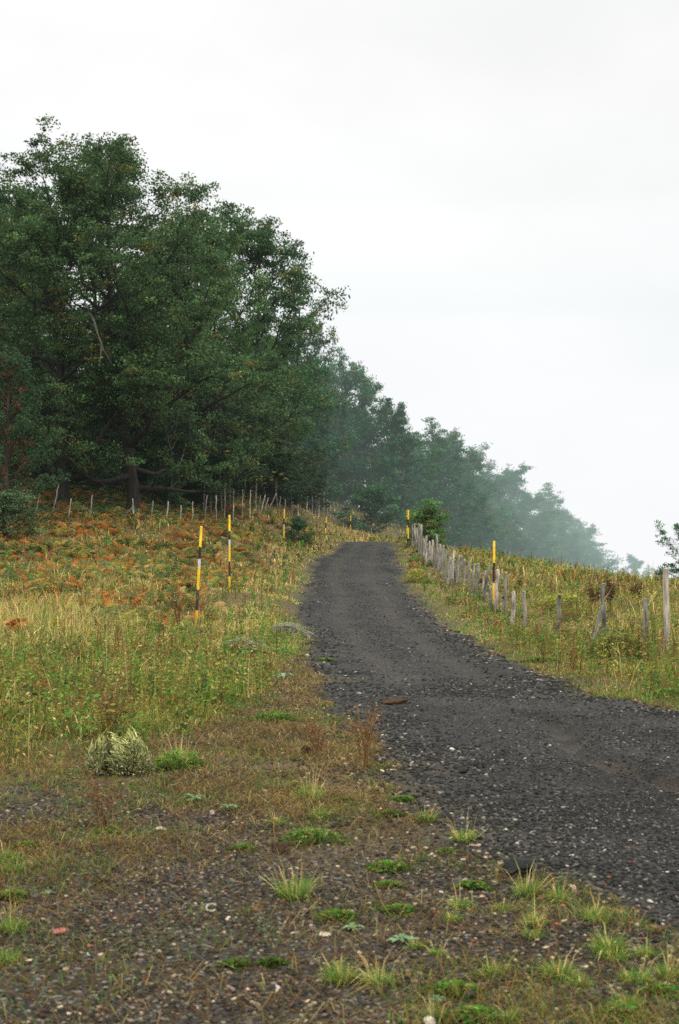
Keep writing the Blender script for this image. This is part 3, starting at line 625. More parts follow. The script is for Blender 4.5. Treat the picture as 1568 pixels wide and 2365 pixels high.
# saplings whose slim trunks show under the crowns
sap = []
for i, px in enumerate((392, 408, 470, 486, 500, 512, 530, 548, 562, 590, 612, 642, 690, 708, 730)):
    Y = np.interp(px, [390, 480, 520, 580, 640, 700, 740], [78, 82, 88, 94, 109, 129, 142])+rng.uniform(0, 3); h = rng.uniform(5, 8)
    if i == 0: sapm = mk('sapling', 6, 1.3, 9, .45, 1500, .42, .13, (.035, .06, .028), .06, None, 3, 2, bark=(.13, .115, .095))
    put_tree('sapling', 'slim bare-stemmed sapling in the shade behind the left fence', 'tree', px, Y, sapm, 6, h, i*.9, 'saplings behind the left fence')
# shrubs
shr = [(B1, 856, 147, 1112, 1.1, 'dark round bush at the left of the road end', None), (B2, 775, 170, 1080, 1.5, 'dark bush under the trees where the left fence ends', None),
       (B2, 905, 160, 1150, 1.2, 'dull bush in the gap right above the road end', None),
       (B1, 1060, 178, 1190, 1.2, 'dim bush right of the bright young tree', None), (B2, 1125, 186, 1200, 1.1, 'dim bush left of the right snow pole tip', None),
       (B1, 1175, 192, 1205, 1.2, 'greener bush just behind the right snow pole', None), (B2, 1240, 204, 1215, 1.1, 'light misty bush low in the wood right of the snow pole', None),
       (B1, 1310, 214, 1240, 1.2, 'misty bush low at the wood edge beyond the field', None), (B2, 1375, 224, 1262, 1.2, 'misty bush at the right foot of the wood', None),
       (B1, 690, 92, 1192, 1.15, 'small dark gorse bush on the bank right of the third left pole', None),
       (B1, 380, 80, 1085, 1.0, 'low leafy bush in the shade right of the stout oak trunk', None), (B2, 230, 82, 1075, 1.0, 'low leafy bush in the shade between the two big trunks', None),
       (B1, 450, 86, 1060, 1.3, 'dark shrub behind the middle of the left fence', None), (B2, 560, 105, 1060, 1.3, 'dark shrub behind the dense run of fence posts', None),
       (B1, 640, 126, 1085, 1.3, 'dark shrub left of the airy tree trunk', None), (B2, 715, 151, 1090, 1.5, 'dark shrub right of the airy tree trunk', None),
       (B2, 60, 84, 1080, 1.2, 'dark shrub behind the fence beside the pine', None)]
for st, px, Y, py, wf, lab, grp in shr:
    H = max(1.2, top_h(px, py, Y)); t = put_tree('shrub', lab, 'shrub', px, Y, st[0], st[1], H, px*.7, grp, sxy=H/st[1]*wf)
# grey-green shrub at the left edge
Hs = 2.0; sh = mk('edge_shrub', 2.1, 1.35, 26, .04, 6500, .28, .075, (.075, .125, .055), .05, lowprof, 4, 3)
put_tree('shrub', 'grey-green shrub cut by the left edge in front of the fence', 'shrub', 8, 62, sh, 2.1, 2.35, 0)
# bright young tree beside the right fence
yt = mk('young_tree', 3.2, .72, 24, .05, 9000, .34, .085, (.10, .21, .05), .05, lambda t: .75+.3*math.sin(PI*t) if t < .6 else 1.1*(1-t)+.55, 4, 3, yellow=.2)
H = top_h(990, 1150, 97); put_tree('young_tree', 'bright green young tree standing beside the upper right fence', 'tree', 990, 97, yt, 3.2, H, 0)
# pine at the left edge
def pine():
    tb = MB(); cb = MB(); H = 8.2; tr = path((0, 0, 0), (0, 0, 1), H, 8, .05, .02)
    tube(tb, tr, np.linspace(.16, .02, 9), 8, (.06, .045, .035)); tuf = []
    for i in range(46):
        t = .08+.9*i/46; L = 3.0*(1-t)**.75+.35; az = i*2.4+rng.normal(0, .3); el = R(5+40*t)
        d = np.array([math.cos(az)*math.cos(el), math.sin(az)*math.cos(el), math.sin(el)]); q = t*8; k = min(7, int(q)); bp = tr[k]+(tr[k+1]-tr[k])*(q-k)
        lp = path(bp, d, L, 5, .07, .1); tube(tb, lp, np.linspace(.04, .012, 6), 5, (.07, .05, .035))
        for s in np.linspace(.3, 1, max(3, int(L*4))):
            q2 = s*5; k2 = min(4, int(q2)); c = lp[k2]+(lp[k2+1]-lp[k2])*(q2-k2)
            for j in range(3): tuf.append((c+rng.normal(0, .16, 3)+[0, 0, .05], s))
    E = np.array([a for a, _ in tuf]); S = np.array([b_ for _, b_ in tuf]); K = 60; n = len(E)*K
    idx = np.repeat(np.arange(len(E)), K); d = unit(rng.normal(size=(n, 3))+[0, 0, .9]); ln = rng.uniform(.12, .22, n)
    inner = (S < .6)&(rng.random(len(S)) < .45); base = np.where(inner[idx][:, None], np.array((.13, .07, .032)), np.array((.046, .100, .040)))
    leaves(cb, E[idx]+d*ln[:, None]*.5, d, rdir(n), ln, np.full(n, .03), vary(base, n, .25, .06))
    return tb.mesh('pine_trunk', M_BARK, True), cb.mesh('pine_crown', M_NEEDLE)
pm = pine(); put_tree('pine_tree', 'bushy pine with browning inner needles cut by the left edge', 'pine tree', 12, 66.5, pm, 8.2, top_h(12, 815, 66.5), .8)
# --------------------------------------------------------------------------
# snow poles
YLW = (.92, .60, .025); BLK = (.018, .018, .02); WHT = (.62, .62, .60)
def snow_pole(lab, top, bot, Y, bands, r=.03, Yb=None, group='snow poles along the track', bury=.35):
    p1 = np.array(at(*top, Y)); p0 = np.array(at(*bot, Y)); g = gz1(p0[0], p0[1])
    t = thing('snow_pole', lab, 'snow pole', (p0[0], p0[1], g), 0, group)
    o = np.array([p0[0], p0[1], g]); d = p1-p0; L0 = np.linalg.norm(d); e = d/L0
    b = MB(); ring = []; cols = []
    # bands from the top down as fractions of the visible length
    zs = [0]+[f for _, f in bands]
    for (c, f1), f0 in zip(bands, zs[:-1]):
        a = p1-d*f0-o; q = p1-d*f1-o
        if f1 >= .999: q = q-e*bury
        K = max(4, int(np.linalg.norm(q-a)/.07)); tt = np.linspace(0, 1, K)[:, None]; pl = a*(1-tt)+q*tt; tube(b, pl, np.full(K, r), 14, c)
        wv = np.repeat(.92+.16*rng.random(K), 14)[:, None]*rng.uniform(.9, 1.08, (K*14, 1)); ft = np.repeat(np.clip((pl[:, 2]-.1)/.5, 0, 1), 14)[:, None]
        fl = (rng.random((K*14, 1)) < .035); cc = b.Cc[-1]*wv; cc = np.where(fl, np.array((.22, .2, .17)), cc); b.Cc[-1] = (cc*(.45+.55*ft)+(1-ft)*np.array((.05, .04, .025))).astype(np.float32)
    tube(b, [p1-o+e*.012, p1-o], [r*.55, r], 14, bands[0][0]); k = 14
    V = np.c_[np.cos(np.arange(k)/k*2*PI)*r*.56, np.sin(np.arange(k)/k*2*PI)*r*.56, np.zeros(k)]+(p1-o+e*.012)
    b.add(V, [np.arange(k)[None]], bands[0][0])
    obj('pole', b.mesh('pole', M_PAINT, True), t); return t
def bd(y0, y1, *s):
    out = []
    for c, y in s: out.append((c, (y-y0)/(y1-y0)))
    return out
snow_pole('nearest left snow pole, leaning, yellow and black with one white band', (465, 1216), (452, 1450), 32, bd(1216, 1450, (YLW, 1263), (BLK, 1290), (WHT, 1312), (YLW, 1361), (BLK, 1409), (YLW, 1450)))
snow_pole('upright snow pole second on the left bank, white band near the middle', (530, 1190), (530, 1365), 43, bd(1190, 1365, (YLW, 1226), (BLK, 1246), (WHT, 1260), (YLW, 1296), (BLK, 1331), (YLW, 1365)))
snow_pole('third left snow pole, small, beside the gorse bush on the bank', (656, 1176), (655, 1260), 90, bd(1176, 1260, (YLW, 1197), (BLK, 1211), (WHT, 1217), (YLW, 1241), (BLK, 1260)), .042)
snow_pole('short far snow pole on the bank with leaning lower half', (754, 1193), (749, 1246), 115, bd(1193, 1246, (YLW, 1207), (BLK, 1219), (YLW, 1246)), .042)
snow_pole('farthest left snow pole against the dark bush', (810, 1190), (809, 1231), 138, bd(1190, 1231, (YLW, 1203), (BLK, 1212), (YLW, 1231)), .042)
snow_pole('snow pole by the upper right fence, front one of a close pair', (943, 1178), (942, 1262), 93, bd(1178, 1262, (YLW, 1199), (BLK, 1211), (BLK, 1218), (YLW, 1243), (BLK, 1262)), .045)
snow_pole('snow pole by the upper right fence, rear one of a close pair', (939.5, 1178), (940, 1250), 108, bd(1178, 1250, (YLW, 1194), (BLK, 1212), (YLW, 1232), (BLK, 1250)), .04)
snow_pole('distant snow pole tip showing left of the bright young tree', (956, 1184), (956, 1232), 125, bd(1184, 1232, (YLW, 1197), (BLK, 1210), (YLW, 1232)), .04)
snow_pole('tall snow pole right of the track in front of the fence', (1141, 1250), (1139, 1422), 45, bd(1250, 1422, (YLW, 1299), (BLK, 1346), (YLW, 1395), (BLK, 1422)), .036)
# --------------------------------------------------------------------------
# fences
def post_mesh(p0, p1, r, col, crook=.015):
    b = MB(); k = 7; t = np.linspace(0, 1, k); d = p1-p0
    pts = p0+d*t[:, None]+np.c_[rng.normal(0, crook, k), rng.normal(0, crook, k), np.zeros(k)]
    rad = r*(1.08-.2*t)*(1+rng.normal(0, .06, k)); sides = 9
    tube(b, pts, rad, sides, col); n = b.n
    ring = b.V[0][-sides:]; c = ring.mean(0)+unit(d[None])[0]*r*rng.uniform(.1, .5)
    b.add(np.r_[ring*1.0, [c]], [np.array([(j, (j+1) % sides, sides) for j in range(sides)])], np.array(col)*1.1)
    # a shake (split) and a knot stub
    tn = np.repeat(rng.uniform(.6, 1.35, k)*np.linspace(.75, 1.1, k), sides)[:, None]*rng.uniform(.8, 1.2, (k*sides, 1)); b.Cc[0] = (b.Cc[0]*tn).astype(np.float32)
    j = pts[3]; a = rng.random()*2*PI; tube(b, [j, j+np.array([math.cos(a), math.sin(a), .5])*r*1.9], [r*.4, r*.2], 5, np.array(col)*.6)
    return b.mesh('post', M_WOOD, True)
def fence(name, lab, posts, group=None, r0=.045, tone=(.30, .27, .235), wires=(.28, .55, .85), sink=.3):
    """posts: (top px, top py, bottom px, bottom py, Y, radius, brace?)"""
    X0 = xat(posts[0][2], posts[0][4]); root = thing(name, lab, 'fence', (X0, posts[0][4], gz1(X0, posts[0][4])), 0, group); o = np.array(root.location)
    line = []
    for q in posts:
        tx, ty, bx, by, Y, r = q[:6]; p1 = np.array(at(tx, ty, Y)); p0 = np.array(at(bx, by, Y)); g = gz1(p0[0], Y)
        e = (p1-p0)/max(np.linalg.norm(p1-p0), .01)
        if p0[2] > g-sink: p0 = p0-e*min(1.2, (p0[2]-(g-sink))/max(e[2], .5))
        p0[1] += rng.normal(0, .05)
        sh = rng.uniform(.5, 1.3); c = np.array(tone)*sh*(1+rng.normal(0, .04, 3))
        obj('brace' if len(q) > 6 else 'post', post_mesh(p0-o, p1-o, r, c), root)
        if len(q) == 6: line.append((np.array([p0[0], p0[1], g]), p1))
    for w in wires:
        b = MB()
        for (g0, t0), (g1, t1) in zip(line[:-1], line[1:]):
            f0 = g0+(t0-g0)*w; f1 = g1+(t1-g1)*w; m = (f0+f1)/2-[0, 0, np.linalg.norm(f1-f0)*.015]
            tube(b, np.array([f0, m, f1])-o, [.0045]*3, 4, (.10, .08, .07))
            for s in np.linspace(.1, .9, max(2, int(np.linalg.norm(f1-f0)/.25))):   # barbs
                pp = (f0*(1-s)*(1-s)+2*m*s*(1-s)+f1*s*s)-o; a = rng.normal(0, .02, 3); tube(b, [pp-a, pp+a], [.003, .002], 3, (.12, .09, .07))
        obj('wire', b.mesh('wire', M_WIRE), root)
LZ = [(80,220,80,250),(182,197,170,262),(270,155,247,272),(328,222,320,280),(425,205,417,315),(612,222,616,315),(706,232,698,325),(778,235,768,330),(835,253,831,357),(891,235,883,360),(955,207,943,345),(997,207,997,300),(1037,165,1037,290),(1078,185,1076,265),(1120,180,1118,250),(1157,180,1153,272),(1180,190,1180,250),(1201,205,1195,265),(1222,205,1207,270),(1237,217,1222,272),(1275,197,1240,272),(1294,212,1290,262),(1316,225,1314,262),(1343,175,1343,225),(1355,180,1352,230),(1375,205,1375,235),(1388,190,1386,235),(1420,205,1416,248),(1440,210,1440,250),(1457,208,1455,250),(1474,205,1472,260),(1494,190,1494,240),(1510,228,1510,250),(1522,235,1522,262),(1540,235,1540,265),(1556,240,1556,268),(1570,248,1570,275)]
lp = []
for a in LZ:
    q = [a[0]*.5006, 1040.3+a[1]*.5006, a[2]*.5006, 1040.3+a[3]*.5006]
    Y = float(np.interp(q[2], [40, 210, 350, 420, 475, 520, 580, 640, 700, 760, 790], [68, 70, 71, 73, 78, 84, 90, 105, 125, 146, 155]))
    lp.append((*q, Y, .030*np.clip(Y/75, 1, 1.6)*rng.uniform(.8, 1.2)))
lp.insert(6, (305, 1172, 284, 1195, 71, .035, 1)); lp.insert(7, (306, 1158, 312, 1191, 71.3, .022, 1))
fence('post_fence', 'thin leaning grey stakes with wire along the top of the left bank', lp, tone=(.36, .335, .30), wires=(.4, .8), sink=.25)
RZ = [(1508,550,1505,915,26.2,.062),(1415,690,1415,925,26.5,.052),(1216,618,1222,890,29,.05),(1016,670,1008,890,30.5,.05),(852,655,855,830,34.5,.046),(808,655,797,775,38.5,.06),(770,578,757,760,42,.05),(733,560,722,680,44.5,.06),(700,640,697,740,46,.05),(688,545,662,705,48,.05),(640,535,625,680,51,.065),(600,512,590,635,54,.055),(567,502,550,640,57,.055),(553,495,540,650,58.5,.05),(528,470,518,640,60,.055),(512,505,497,625,62,.055),(490,470,483,590,65,.055),(478,450,470,570,67,.055),(465,445,455,560,69,.06),(450,400,445,550,71,.065),(430,425,420,530,73,.055),(415,432,411,520,74.5,.055),(398,405,400,540,76,.07),(388,420,385,500,78,.055),(377,355,375,450,80,.07),(365,350,365,430,83,.065),(358,370,355,420,86,.06),(345,350,347,400,89,.06),(334,352,334,390,92,.06)]
rp = []
for a in RZ: rp.append((785+a[0]*.4994, 1040.3+a[1]*.4994-(6 if a[4] > 40 else 2), 785+a[2]*.4994, 1040.3+a[3]*.4994, a[4], a[5]))
for a, b_ in zip(RZ[7:-1], RZ[8:]):   # thinner stakes standing between the main posts
    q = [(a[i]+b_[i])/2+rng.normal(0, 3) for i in range(4)]; rp.append((785+(q[0]+rng.normal(0, 6))*.4994, 1040.3+(q[1]+rng.uniform(-2, 22))*.4994, 785+q[2]*.4994, 1040.3+q[3]*.4994, (a[4]+b_[4])/2, .038))
rp.sort(key=lambda q: q[4])
rp.insert(3, (785+1205*.4994, 1040.3+720*.4994, 785+1178*.4994, 1040.3+862*.4994, 28.8, .042, 1))
fence('post_fence', 'rough weathered wooden posts with wire along the right edge of the track', rp, tone=(.29, .27, .225), wires=(.25, .5, .8))
# --------------------------------------------------------------------------
# single plants
def flatY(py): return EYE*F/(py-HY)
def base_at(px, py):
    Y = flatY(py); X = xat(px, Y); return X, Y, gz1(X, Y)
def grass_tuft(b, r, h, n, cols, wts, straw=0):
    a = rng.random(n)*2*PI; q = r*.45*np.sqrt(rng.random(n)); c = vary(pick(np.array(cols), np.tile(wts, (n, 1))), n, .2, .08)
    blades(b, q*np.cos(a), q*np.sin(a), np.full(n, -.01), h*rng.uniform(.45, 1.1, n), rng.uniform(.0025, .005, n), a+rng.normal(0, .6, n), np.abs(rng.normal(.75, .3, n)), c)
    if straw:
        a = rng.random(straw)*2*PI
        blades(b, q[:straw]*np.cos(a), q[:straw]*np.sin(a), np.zeros(straw), h*rng.uniform(1.3, 2.3, straw), np.full(straw, .003), a, np.abs(rng.normal(.7, .4, straw)), vary(STRAW, straw, .15))
def herb_mat(b, r, h, n, cols, wts, ls=.022):
    """low leafy clump"""
    a = rng.random(n)*2*PI; q = r*np.sqrt(rng.random(n))*(1+.28*np.sin(a*3+rng.random()*6)+.22*np.sin(a*5+rng.random()*6)); zz = h*rng.random(n)**.7*(1-(q/r/1.3)**2).clip(.15, 1)
    c = np.c_[q*np.cos(a), q*np.sin(a)*.8, zz]; s = ls*rng.uniform(.6, 1.4, n)
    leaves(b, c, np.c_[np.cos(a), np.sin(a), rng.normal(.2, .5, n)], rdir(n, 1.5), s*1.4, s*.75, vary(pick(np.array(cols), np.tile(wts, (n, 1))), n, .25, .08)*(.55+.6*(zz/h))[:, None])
def rosette(b, r, n, col):
    a = np.arange(n)*2.4+rng.normal(0, .2, n); L = r*rng.uniform(.55, 1.0, n)
    for i in range(n):   # each leaf: a small bent strip with a lobed edge
        t = np.linspace(0, 1, 5); w = L[i]*.24*np.array([.25, .7, 1.0, .8, .05]); up = L[i]*np.array([.05, .28, .38, .34, .22])*rng.uniform(.6, 1.3)
        d = np.array([math.cos(a[i]), math.sin(a[i]), 0]); s = np.array([-d[1], d[0], 0]); c = d*(L[i]*t)[:, None]+np.c_[np.zeros(5), np.zeros(5), up]
        V = np.concatenate([c-s*w[:, None]+[0, 0, .15*w.max()], c, c+s*w[:, None]+[0, 0, .15*w.max()]]); k = np.arange(4)[:, None]
        b.add(V, [k+np.array([[0, 1, 6, 5]]), k+np.array([[5, 6, 11, 10]])], vary(col, 1, .15, .05)*np.r_[np.ones(5), np.full(5, 1.25), np.ones(5)][:, None])
TUFT_L = 'small green grass tuft growing in the stony verge'
tuftG = 'grass tufts in the stony verge'
def plant(name, lab, cat, px, py, fn, group=None, rz=0, mat=None, dz=0):
    X, Y, Z = base_at(px, py); b = MB(); fn(b, Y/F)   # fn gets metres per photo pixel at that depth
    o = obj(name, b.mesh(name, mat or M_GRASS), None, (X, Y, Z+dz)); o.rotation_euler = (0, 0, rz); tag(o, lab, cat, group); return o
GC = [GREEN, BRIGHT*.9, OLIVE, STRAW]
for px, py, sz, hh, straw, lab in ((1215, 2062, 62, 55, 10, 'leafy yellow-green grass tuft just below the black rock'), (1290, 2078, 55, 50, 8, 'grass tuft with straw blades right of the tuft below the black rock'),
    (785, 2262, 80, 58, 3, 'bright thick grass tuft near the bottom, left of the straw-bladed tuft'), (872, 2268, 80, 46, 16, 'spreading grass tuft full of dry straw blades near the bottom'),
    (1290, 2252, 75, 60, 6, 'fresh grass tuft low in the right foreground'), (1405, 2195, 80, 70, 4, None), (1380, 2130, 70, 45, 3, None), (1490, 2205, 45, 40, 2, None), (30, 2152, 70, 50, 5, 'grass tuft touching the left edge of the foreground'),
    (15, 2222, 75, 45, 0, 'dark green tuft in the bottom left corner'), (1230, 2165, 45, 35, 6, None), (1150, 2245, 55, 38, 4, None), (1062, 2092, 60, 34, 5, None), (1046, 2120, 50, 25, 2, None), (1130, 2250, 50, 30, 5, None),
    (985, 1895, 50, 40, 10, 'pale grass tuft on the track margin right of the dark round tuft'), (1070, 1945, 70, 40, 14, None), (680, 2070, 90, 70, 20, 'thin dry grass clump with tall straws in the middle of the verge'),
    (1470, 2262, 80, 45, 6, None), (1545, 2250, 60, 45, 10, None), (1160, 2100, 60, 26, 4, None), (1340, 2270, 60, 35, 2, None), (720, 1850, 60, 55, 14, None), (740, 1895, 40, 36, 3, None), (1010, 2205, 40, 28, 5, None), (960, 2190, 40, 26, 5, None), (1235, 2140, 50, 45, 6, None), (30, 2010, 60, 30, 4, None), (15, 1985, 60, 34, 3, None), (640, 1905, 50, 24, 6, None), (1450, 2320, 70, 40, 5, None), (1180, 2350, 70, 35, 4, None), (1000, 2345, 60, 40, 10, None), (1375, 2110, 40, 30, 6, None), (1420, 2210, 60, 40, 3, None)):
    tone = .8 if lab and 'dark' in lab else 1.0
    plant('grass_tuft', lab or TUFT_L, 'grass tuft', px, py, lambda b, s, sz=sz, hh=hh, straw=straw, tone=tone: grass_tuft(b, sz*s*.75, hh*s, int(90+sz*2.2), [c*tone for c in GC], [.45, .3, .3, .12], straw), None if lab else tuftG)
MATS = [(780, 2118, 50, 'green leafy mat left of the small pale rosette'), (895, 2008, 52, 'long green mat in the middle of the verge'), (900, 1885, 34, 'dark round leafy tuft beside the track margin'), (560, 1958, 30, None), (720, 1945, 75, 'wide green mat around the brown clod'), (1030, 1972, 22, None),
        (545, 2230, 36, 'dark leafy weed standing left of its twin near the bottom'), (628, 2226, 34, 'dark leafy weed standing right of its twin near the bottom'), (1050, 2285, 62, 'clover patch near the bottom right of centre'), (1095, 2350, 70, 'broad leafy green weed at the bottom edge'),
        (920, 2104, 40, None), (1090, 2045, 40, None), (895, 2046, 30, None), (420, 1668, 55, 'bright green leafy patch in the slope above the round bush'), (240, 1920, 28, 'dark green tuft under the tall brown seed stalks'),
        (630, 1665, 60, 'bright green patch of weeds left of the track edge'), (1530, 2290, 50, None), (1440, 2340, 60, None), (750, 1525, 18, 'green clump growing inside the left track edge'), (60, 1955, 36, None), (20, 2075, 46, None), (930, 1850, 30, None), (790, 1850, 26, None), (1250, 1525, 40, 'green clump on the verge right of the track'), (1545, 1605, 60, 'bright green clump on the verge at the right edge')]
for px, py, sz, lab in MATS:
    dk = .62 if lab and 'dark' in lab else 1.0
    plant('leafy_mat' if sz > 40 else 'leafy_weed', lab or 'low green leafy patch in the stony verge', 'weed', px, py,
          lambda b, s, sz=sz, dk=dk: (herb_mat(b, sz*s, min(.09, sz*s*.42), int(420+sz*8), [BRIGHT*.62*dk, GREEN*.8*dk, OLIVE*dk*.7, STRAW*.5], [.45, .4, .2, .06], max(.016, 6*s)), grass_tuft(b, sz*s, sz*s*.5, 60, [BRIGHT*dk, GREEN*dk], [.5, .5])), None if lab else 'low green patches in the stony verge')
PALE = np.array((.19, .30, .16))
for px, py, sz, lab in ((925, 2178, 42, 'pale green rosette of broad leaves in the lower middle'), (815, 2142, 32, 'small pale green rosette right of the leafy mat'), (450, 1848, 34, 'dusty green rosette left of its paler neighbour'), (530, 1872, 36, 'pale grey-green flat rosette in the left verge'), (655, 1567, 30, 'pale grey-green rosette near the upper left track edge'), (1010, 2305, 26, 'small leafy rosette beside the clover patch'), (110, 2065, 22, 'small green rosette near the left edge')):
    plant('rosette_plant', lab, 'rosette plant', px, py, lambda b, s, sz=sz: rosette(b, sz*s, 15, PALE*(1 if 'pale' in lab else .8)))
# round silver-grey dried bush with white flower heads
def silver(b, s):
    n = 1500; r = 70*s; hgt = 88*s; a = rng.random(n)*2*PI; e = np.arccos(rng.random(n)*.95+.03); rad = r*rng.uniform(.75, 1.1, n)
    for i in range(n):
        d = np.array([math.cos(a[i])*math.sin(e[i]), math.sin(a[i])*math.sin(e[i])*.9, math.cos(e[i])]); sc = np.array([r, r*.9, hgt])*rng.uniform(.72, 1.03)*(1+.16*math.sin(a[i]*2+1)+.10*math.sin(a[i]*5+e[i]*4))
        fl = np.array([.8 if d[0] > -.35 else -.7, rng.normal(-.2, .45), rng.normal(0, .35)])*rng.uniform(.12, .42)
        P4 = [unit((d+fl*q)[None])[0]*sc*(1-.10*q) for q in (0, .35, .7, 1.0)]
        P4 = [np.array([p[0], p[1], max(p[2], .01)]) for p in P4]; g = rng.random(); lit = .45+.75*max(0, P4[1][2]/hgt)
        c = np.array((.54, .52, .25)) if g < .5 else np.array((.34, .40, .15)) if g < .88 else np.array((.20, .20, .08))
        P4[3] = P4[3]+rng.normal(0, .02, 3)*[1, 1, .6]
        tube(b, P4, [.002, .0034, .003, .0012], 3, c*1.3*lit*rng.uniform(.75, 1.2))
        if i % 6 == 0: tube(b, [np.array([0, 0, 0.])+rng.normal(0, .03, 3)*[1, 1, 0], P4[0]*.6, P4[0]], [.005, .004, .003], 3, (.16, .14, .07))
    k = 900; i = rng.random(k); a = rng.random(k)*2*PI; e = np.arccos(rng.random(k)); q = rng.uniform(.35, .98, k)
    c = np.c_[np.cos(a)*np.sin(e)*r*q, np.sin(a)*np.sin(e)*r*q*.9, np.cos(e)*hgt*q]
    leaves(b, c, rdir(k), rdir(k, .5), np.full(k, .022), np.full(k, .007), vary(np.array((.24, .27, .10)), k, .3))
    k = 120; a = rng.random(k)*2*PI; e = np.arccos(rng.random(k)*.95); q = rng.uniform(.88, 1.08, k)
    c = np.c_[np.cos(a)*np.sin(e)*r*q, np.sin(a)*np.sin(e)*r*q*.9, np.cos(e)*hgt*q]
    leaves(b, c, rdir(k), rdir(k, 1), np.full(k, .014), np.full(k, .013), vary(np.array((.6, .58, .48)), k, .15))
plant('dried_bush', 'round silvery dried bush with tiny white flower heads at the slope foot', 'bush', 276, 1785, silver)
def drygrey(b, s, w=48):
    for i in range(150):
        x = rng.normal(0, w*s*.5); y = rng.normal(0, w*s*.3); z = rng.uniform(.03, .24)*(1-abs(x)/(w*s*1.6)); L = rng.uniform(.25, .6); a = rng.normal(-.25, .25)
        p = np.array([x, y, z]); d = np.array([math.cos(a), rng.normal(0, .4), math.sin(a)*.6])*L*.5
        tube(b, [p-d, p+[0, 0, .05], p+d-[0, 0, .02]], [.004, .006, .004], 3, np.array((.48, .46, .36))*rng.uniform(.55, 1.1))
    n = 500; x = rng.normal(0, w*s*.55, n); y = rng.normal(0, w*s*.35, n)
    leaves(b, np.c_[x, y, rng.uniform(.02, .22, n)], rdir(n), rdir(n, 1), np.full(n, .05), np.full(n, .015), vary((.24, .25, .15), n, .3))
def on_slope(name, lab, cat, px, py, Y, fn, mat=None, **k):
    X = xat(px, Y); b = MB(); fn(b, Y/F); o = obj(name, b.mesh(name, mat or M_GRASS), None, (X, Y, gz1(X, Y))); return tag(o, lab, cat)
on_slope('flattened_plant', 'pale grey flattened dead plant left of the track', 'dead plant', 560, 1525, 24.5, drygrey)
on_slope('flattened_plant', 'smaller pale dead plant at the edge of the left verge, nearer the track bend', 'dead plant', 668, 1470, 31, lambda b, s: drygrey(b, s, 34))
on_slope('flattened_plant', 'yellow dried plant just below the flattened grey plant', 'dead plant', 545, 1560, 20.5, lambda b, s: (grass_tuft(b, .35, .3, 160, [YEL*1.2, STRAW], [.6, .4]),))
plant('round_bush', 'feathery green bush right of the silvery dried bush', 'bush', 415, 1775, lambda b, s: (herb_mat(b, 58*s, 44*s, 1300, [BRIGHT*.75, GREEN*1.1, OLIVE], [.4, .4, .3], .018), grass_tuft(b, 62*s, 52*s, 700, [BRIGHT*.8, GREEN*1.2, OLIVE*1.2, STRAW], [.4, .4, .3, .1], 40)))
# dead seed stalks
def stalks(b, s, h, w, n, col):
    for i in range(n):
        a = rng.random()*2*PI; tp = np.array([math.cos(a)*w*rng.uniform(.2, 1), math.sin(a)*w*.6, h*rng.uniform(.6, 1.05)])*s; p0 = rng.normal(0, w*s*.12, 3)*[1, 1, 0]
        m = p0*.5+tp*.5+rng.normal(0, w*s*.06, 3); tube(b, [p0, m, tp], [.0035, .003, .0015], 4, np.array(col)*rng.uniform(.7, 1.25))
        for j in range(5):
            q = rng.uniform(.4, 1.0); p = p0*(1-q)+tp*q; e = p+rng.normal(0, .14*h*s, 3)*[1, 1, .4]+[0, 0, .10*h*s]; tube(b, [p, e], [.003, .0015], 3, np.array(col)*rng.uniform(.7, 1.2))
            k = 3; c = p+(e-p)*rng.random((k, 1)); leaves(b, c+rng.normal(0, .008, (k, 3)), rdir(k), rdir(k), np.full(k, .022), np.full(k, .012), vary(np.array(col)*.8, k, .3))
plant('seed_stalks', 'rust brown dead seed stalks standing on the left edge of the track', 'dead weed', 843, 1775, lambda b, s: stalks(b, s, 145, 42, 14, (.34, .20, .09)))
plant('seed_stalks', 'bare brown branching stalks in front of the silvery bush', 'dead weed', 238, 1905, lambda b, s: stalks(b, s, 120, 75, 13, (.28, .18, .09)))
plant('seed_stalks', 'cluster of tall straw-brown stalks behind the silvery bush', 'dead weed', 250, 1715, lambda b, s: stalks(b, s, 140, 80, 24, (.27, .17, .08)))
plant('seed_stalks', 'low reddish stalks in the verge left of the track stalks', 'dead weed', 735, 1745, lambda b, s: stalks(b, s, 80, 40, 9, (.32, .18, .09)))
on_slope('seed_stalks', 'dark brown thistle stalks left of the nearest snow pole', 'dead weed', 415, 1430, 32, lambda b, s: stalks(b, s, 110, 30, 14, (.11, .065, .035)))
# dark dock plants standing over the right field
def dock(b, s, h=75, w=22, col=(.105, .06, .03)):
    n = 6
    for i in range(n):
        tp = np.array([rng.normal(0, w*.5), rng.normal(0, w*.3), h*rng.uniform(.6, 1.0)])*s; tube(b, [[0, 0, -.05], tp*.5+rng.normal(0, .03, 3), tp], [.009, .008, .004], 4, col)
        k = 170; q = rng.uniform(.45, 1.02, (k, 1)); c = tp*q+rng.normal(0, .055, (k, 3)); leaves(b, c, rdir(k), rdir(k), rng.uniform(.03, .07, k), rng.uniform(.02, .045, k), vary(col, k, .35, .1))
on_slope('dock_plant', 'tall dark brown seeding dock above the braced right fence post', 'dock plant', 1410, 1380, 46, lambda b, s: dock(b, s))
on_slope('dock_plant', 'shorter dark brown dock left of the tall one in the field', 'dock plant', 1378, 1380, 44, lambda b, s: dock(b, s, 66, 26))
on_slope('dock_plant', 'lone brown dock on the field skyline left of the thick post', 'dock plant', 1480, 1385, 50, lambda b, s: dock(b, s, 55, 18, (.12, .08, .035)))
on_slope('dock_plant', 'reddish dock growing by the field crest behind the right snow pole', 'dock plant', 1195, 1370, 60, lambda b, s: dock(b, s, 44, 22, (.13, .075, .03)))
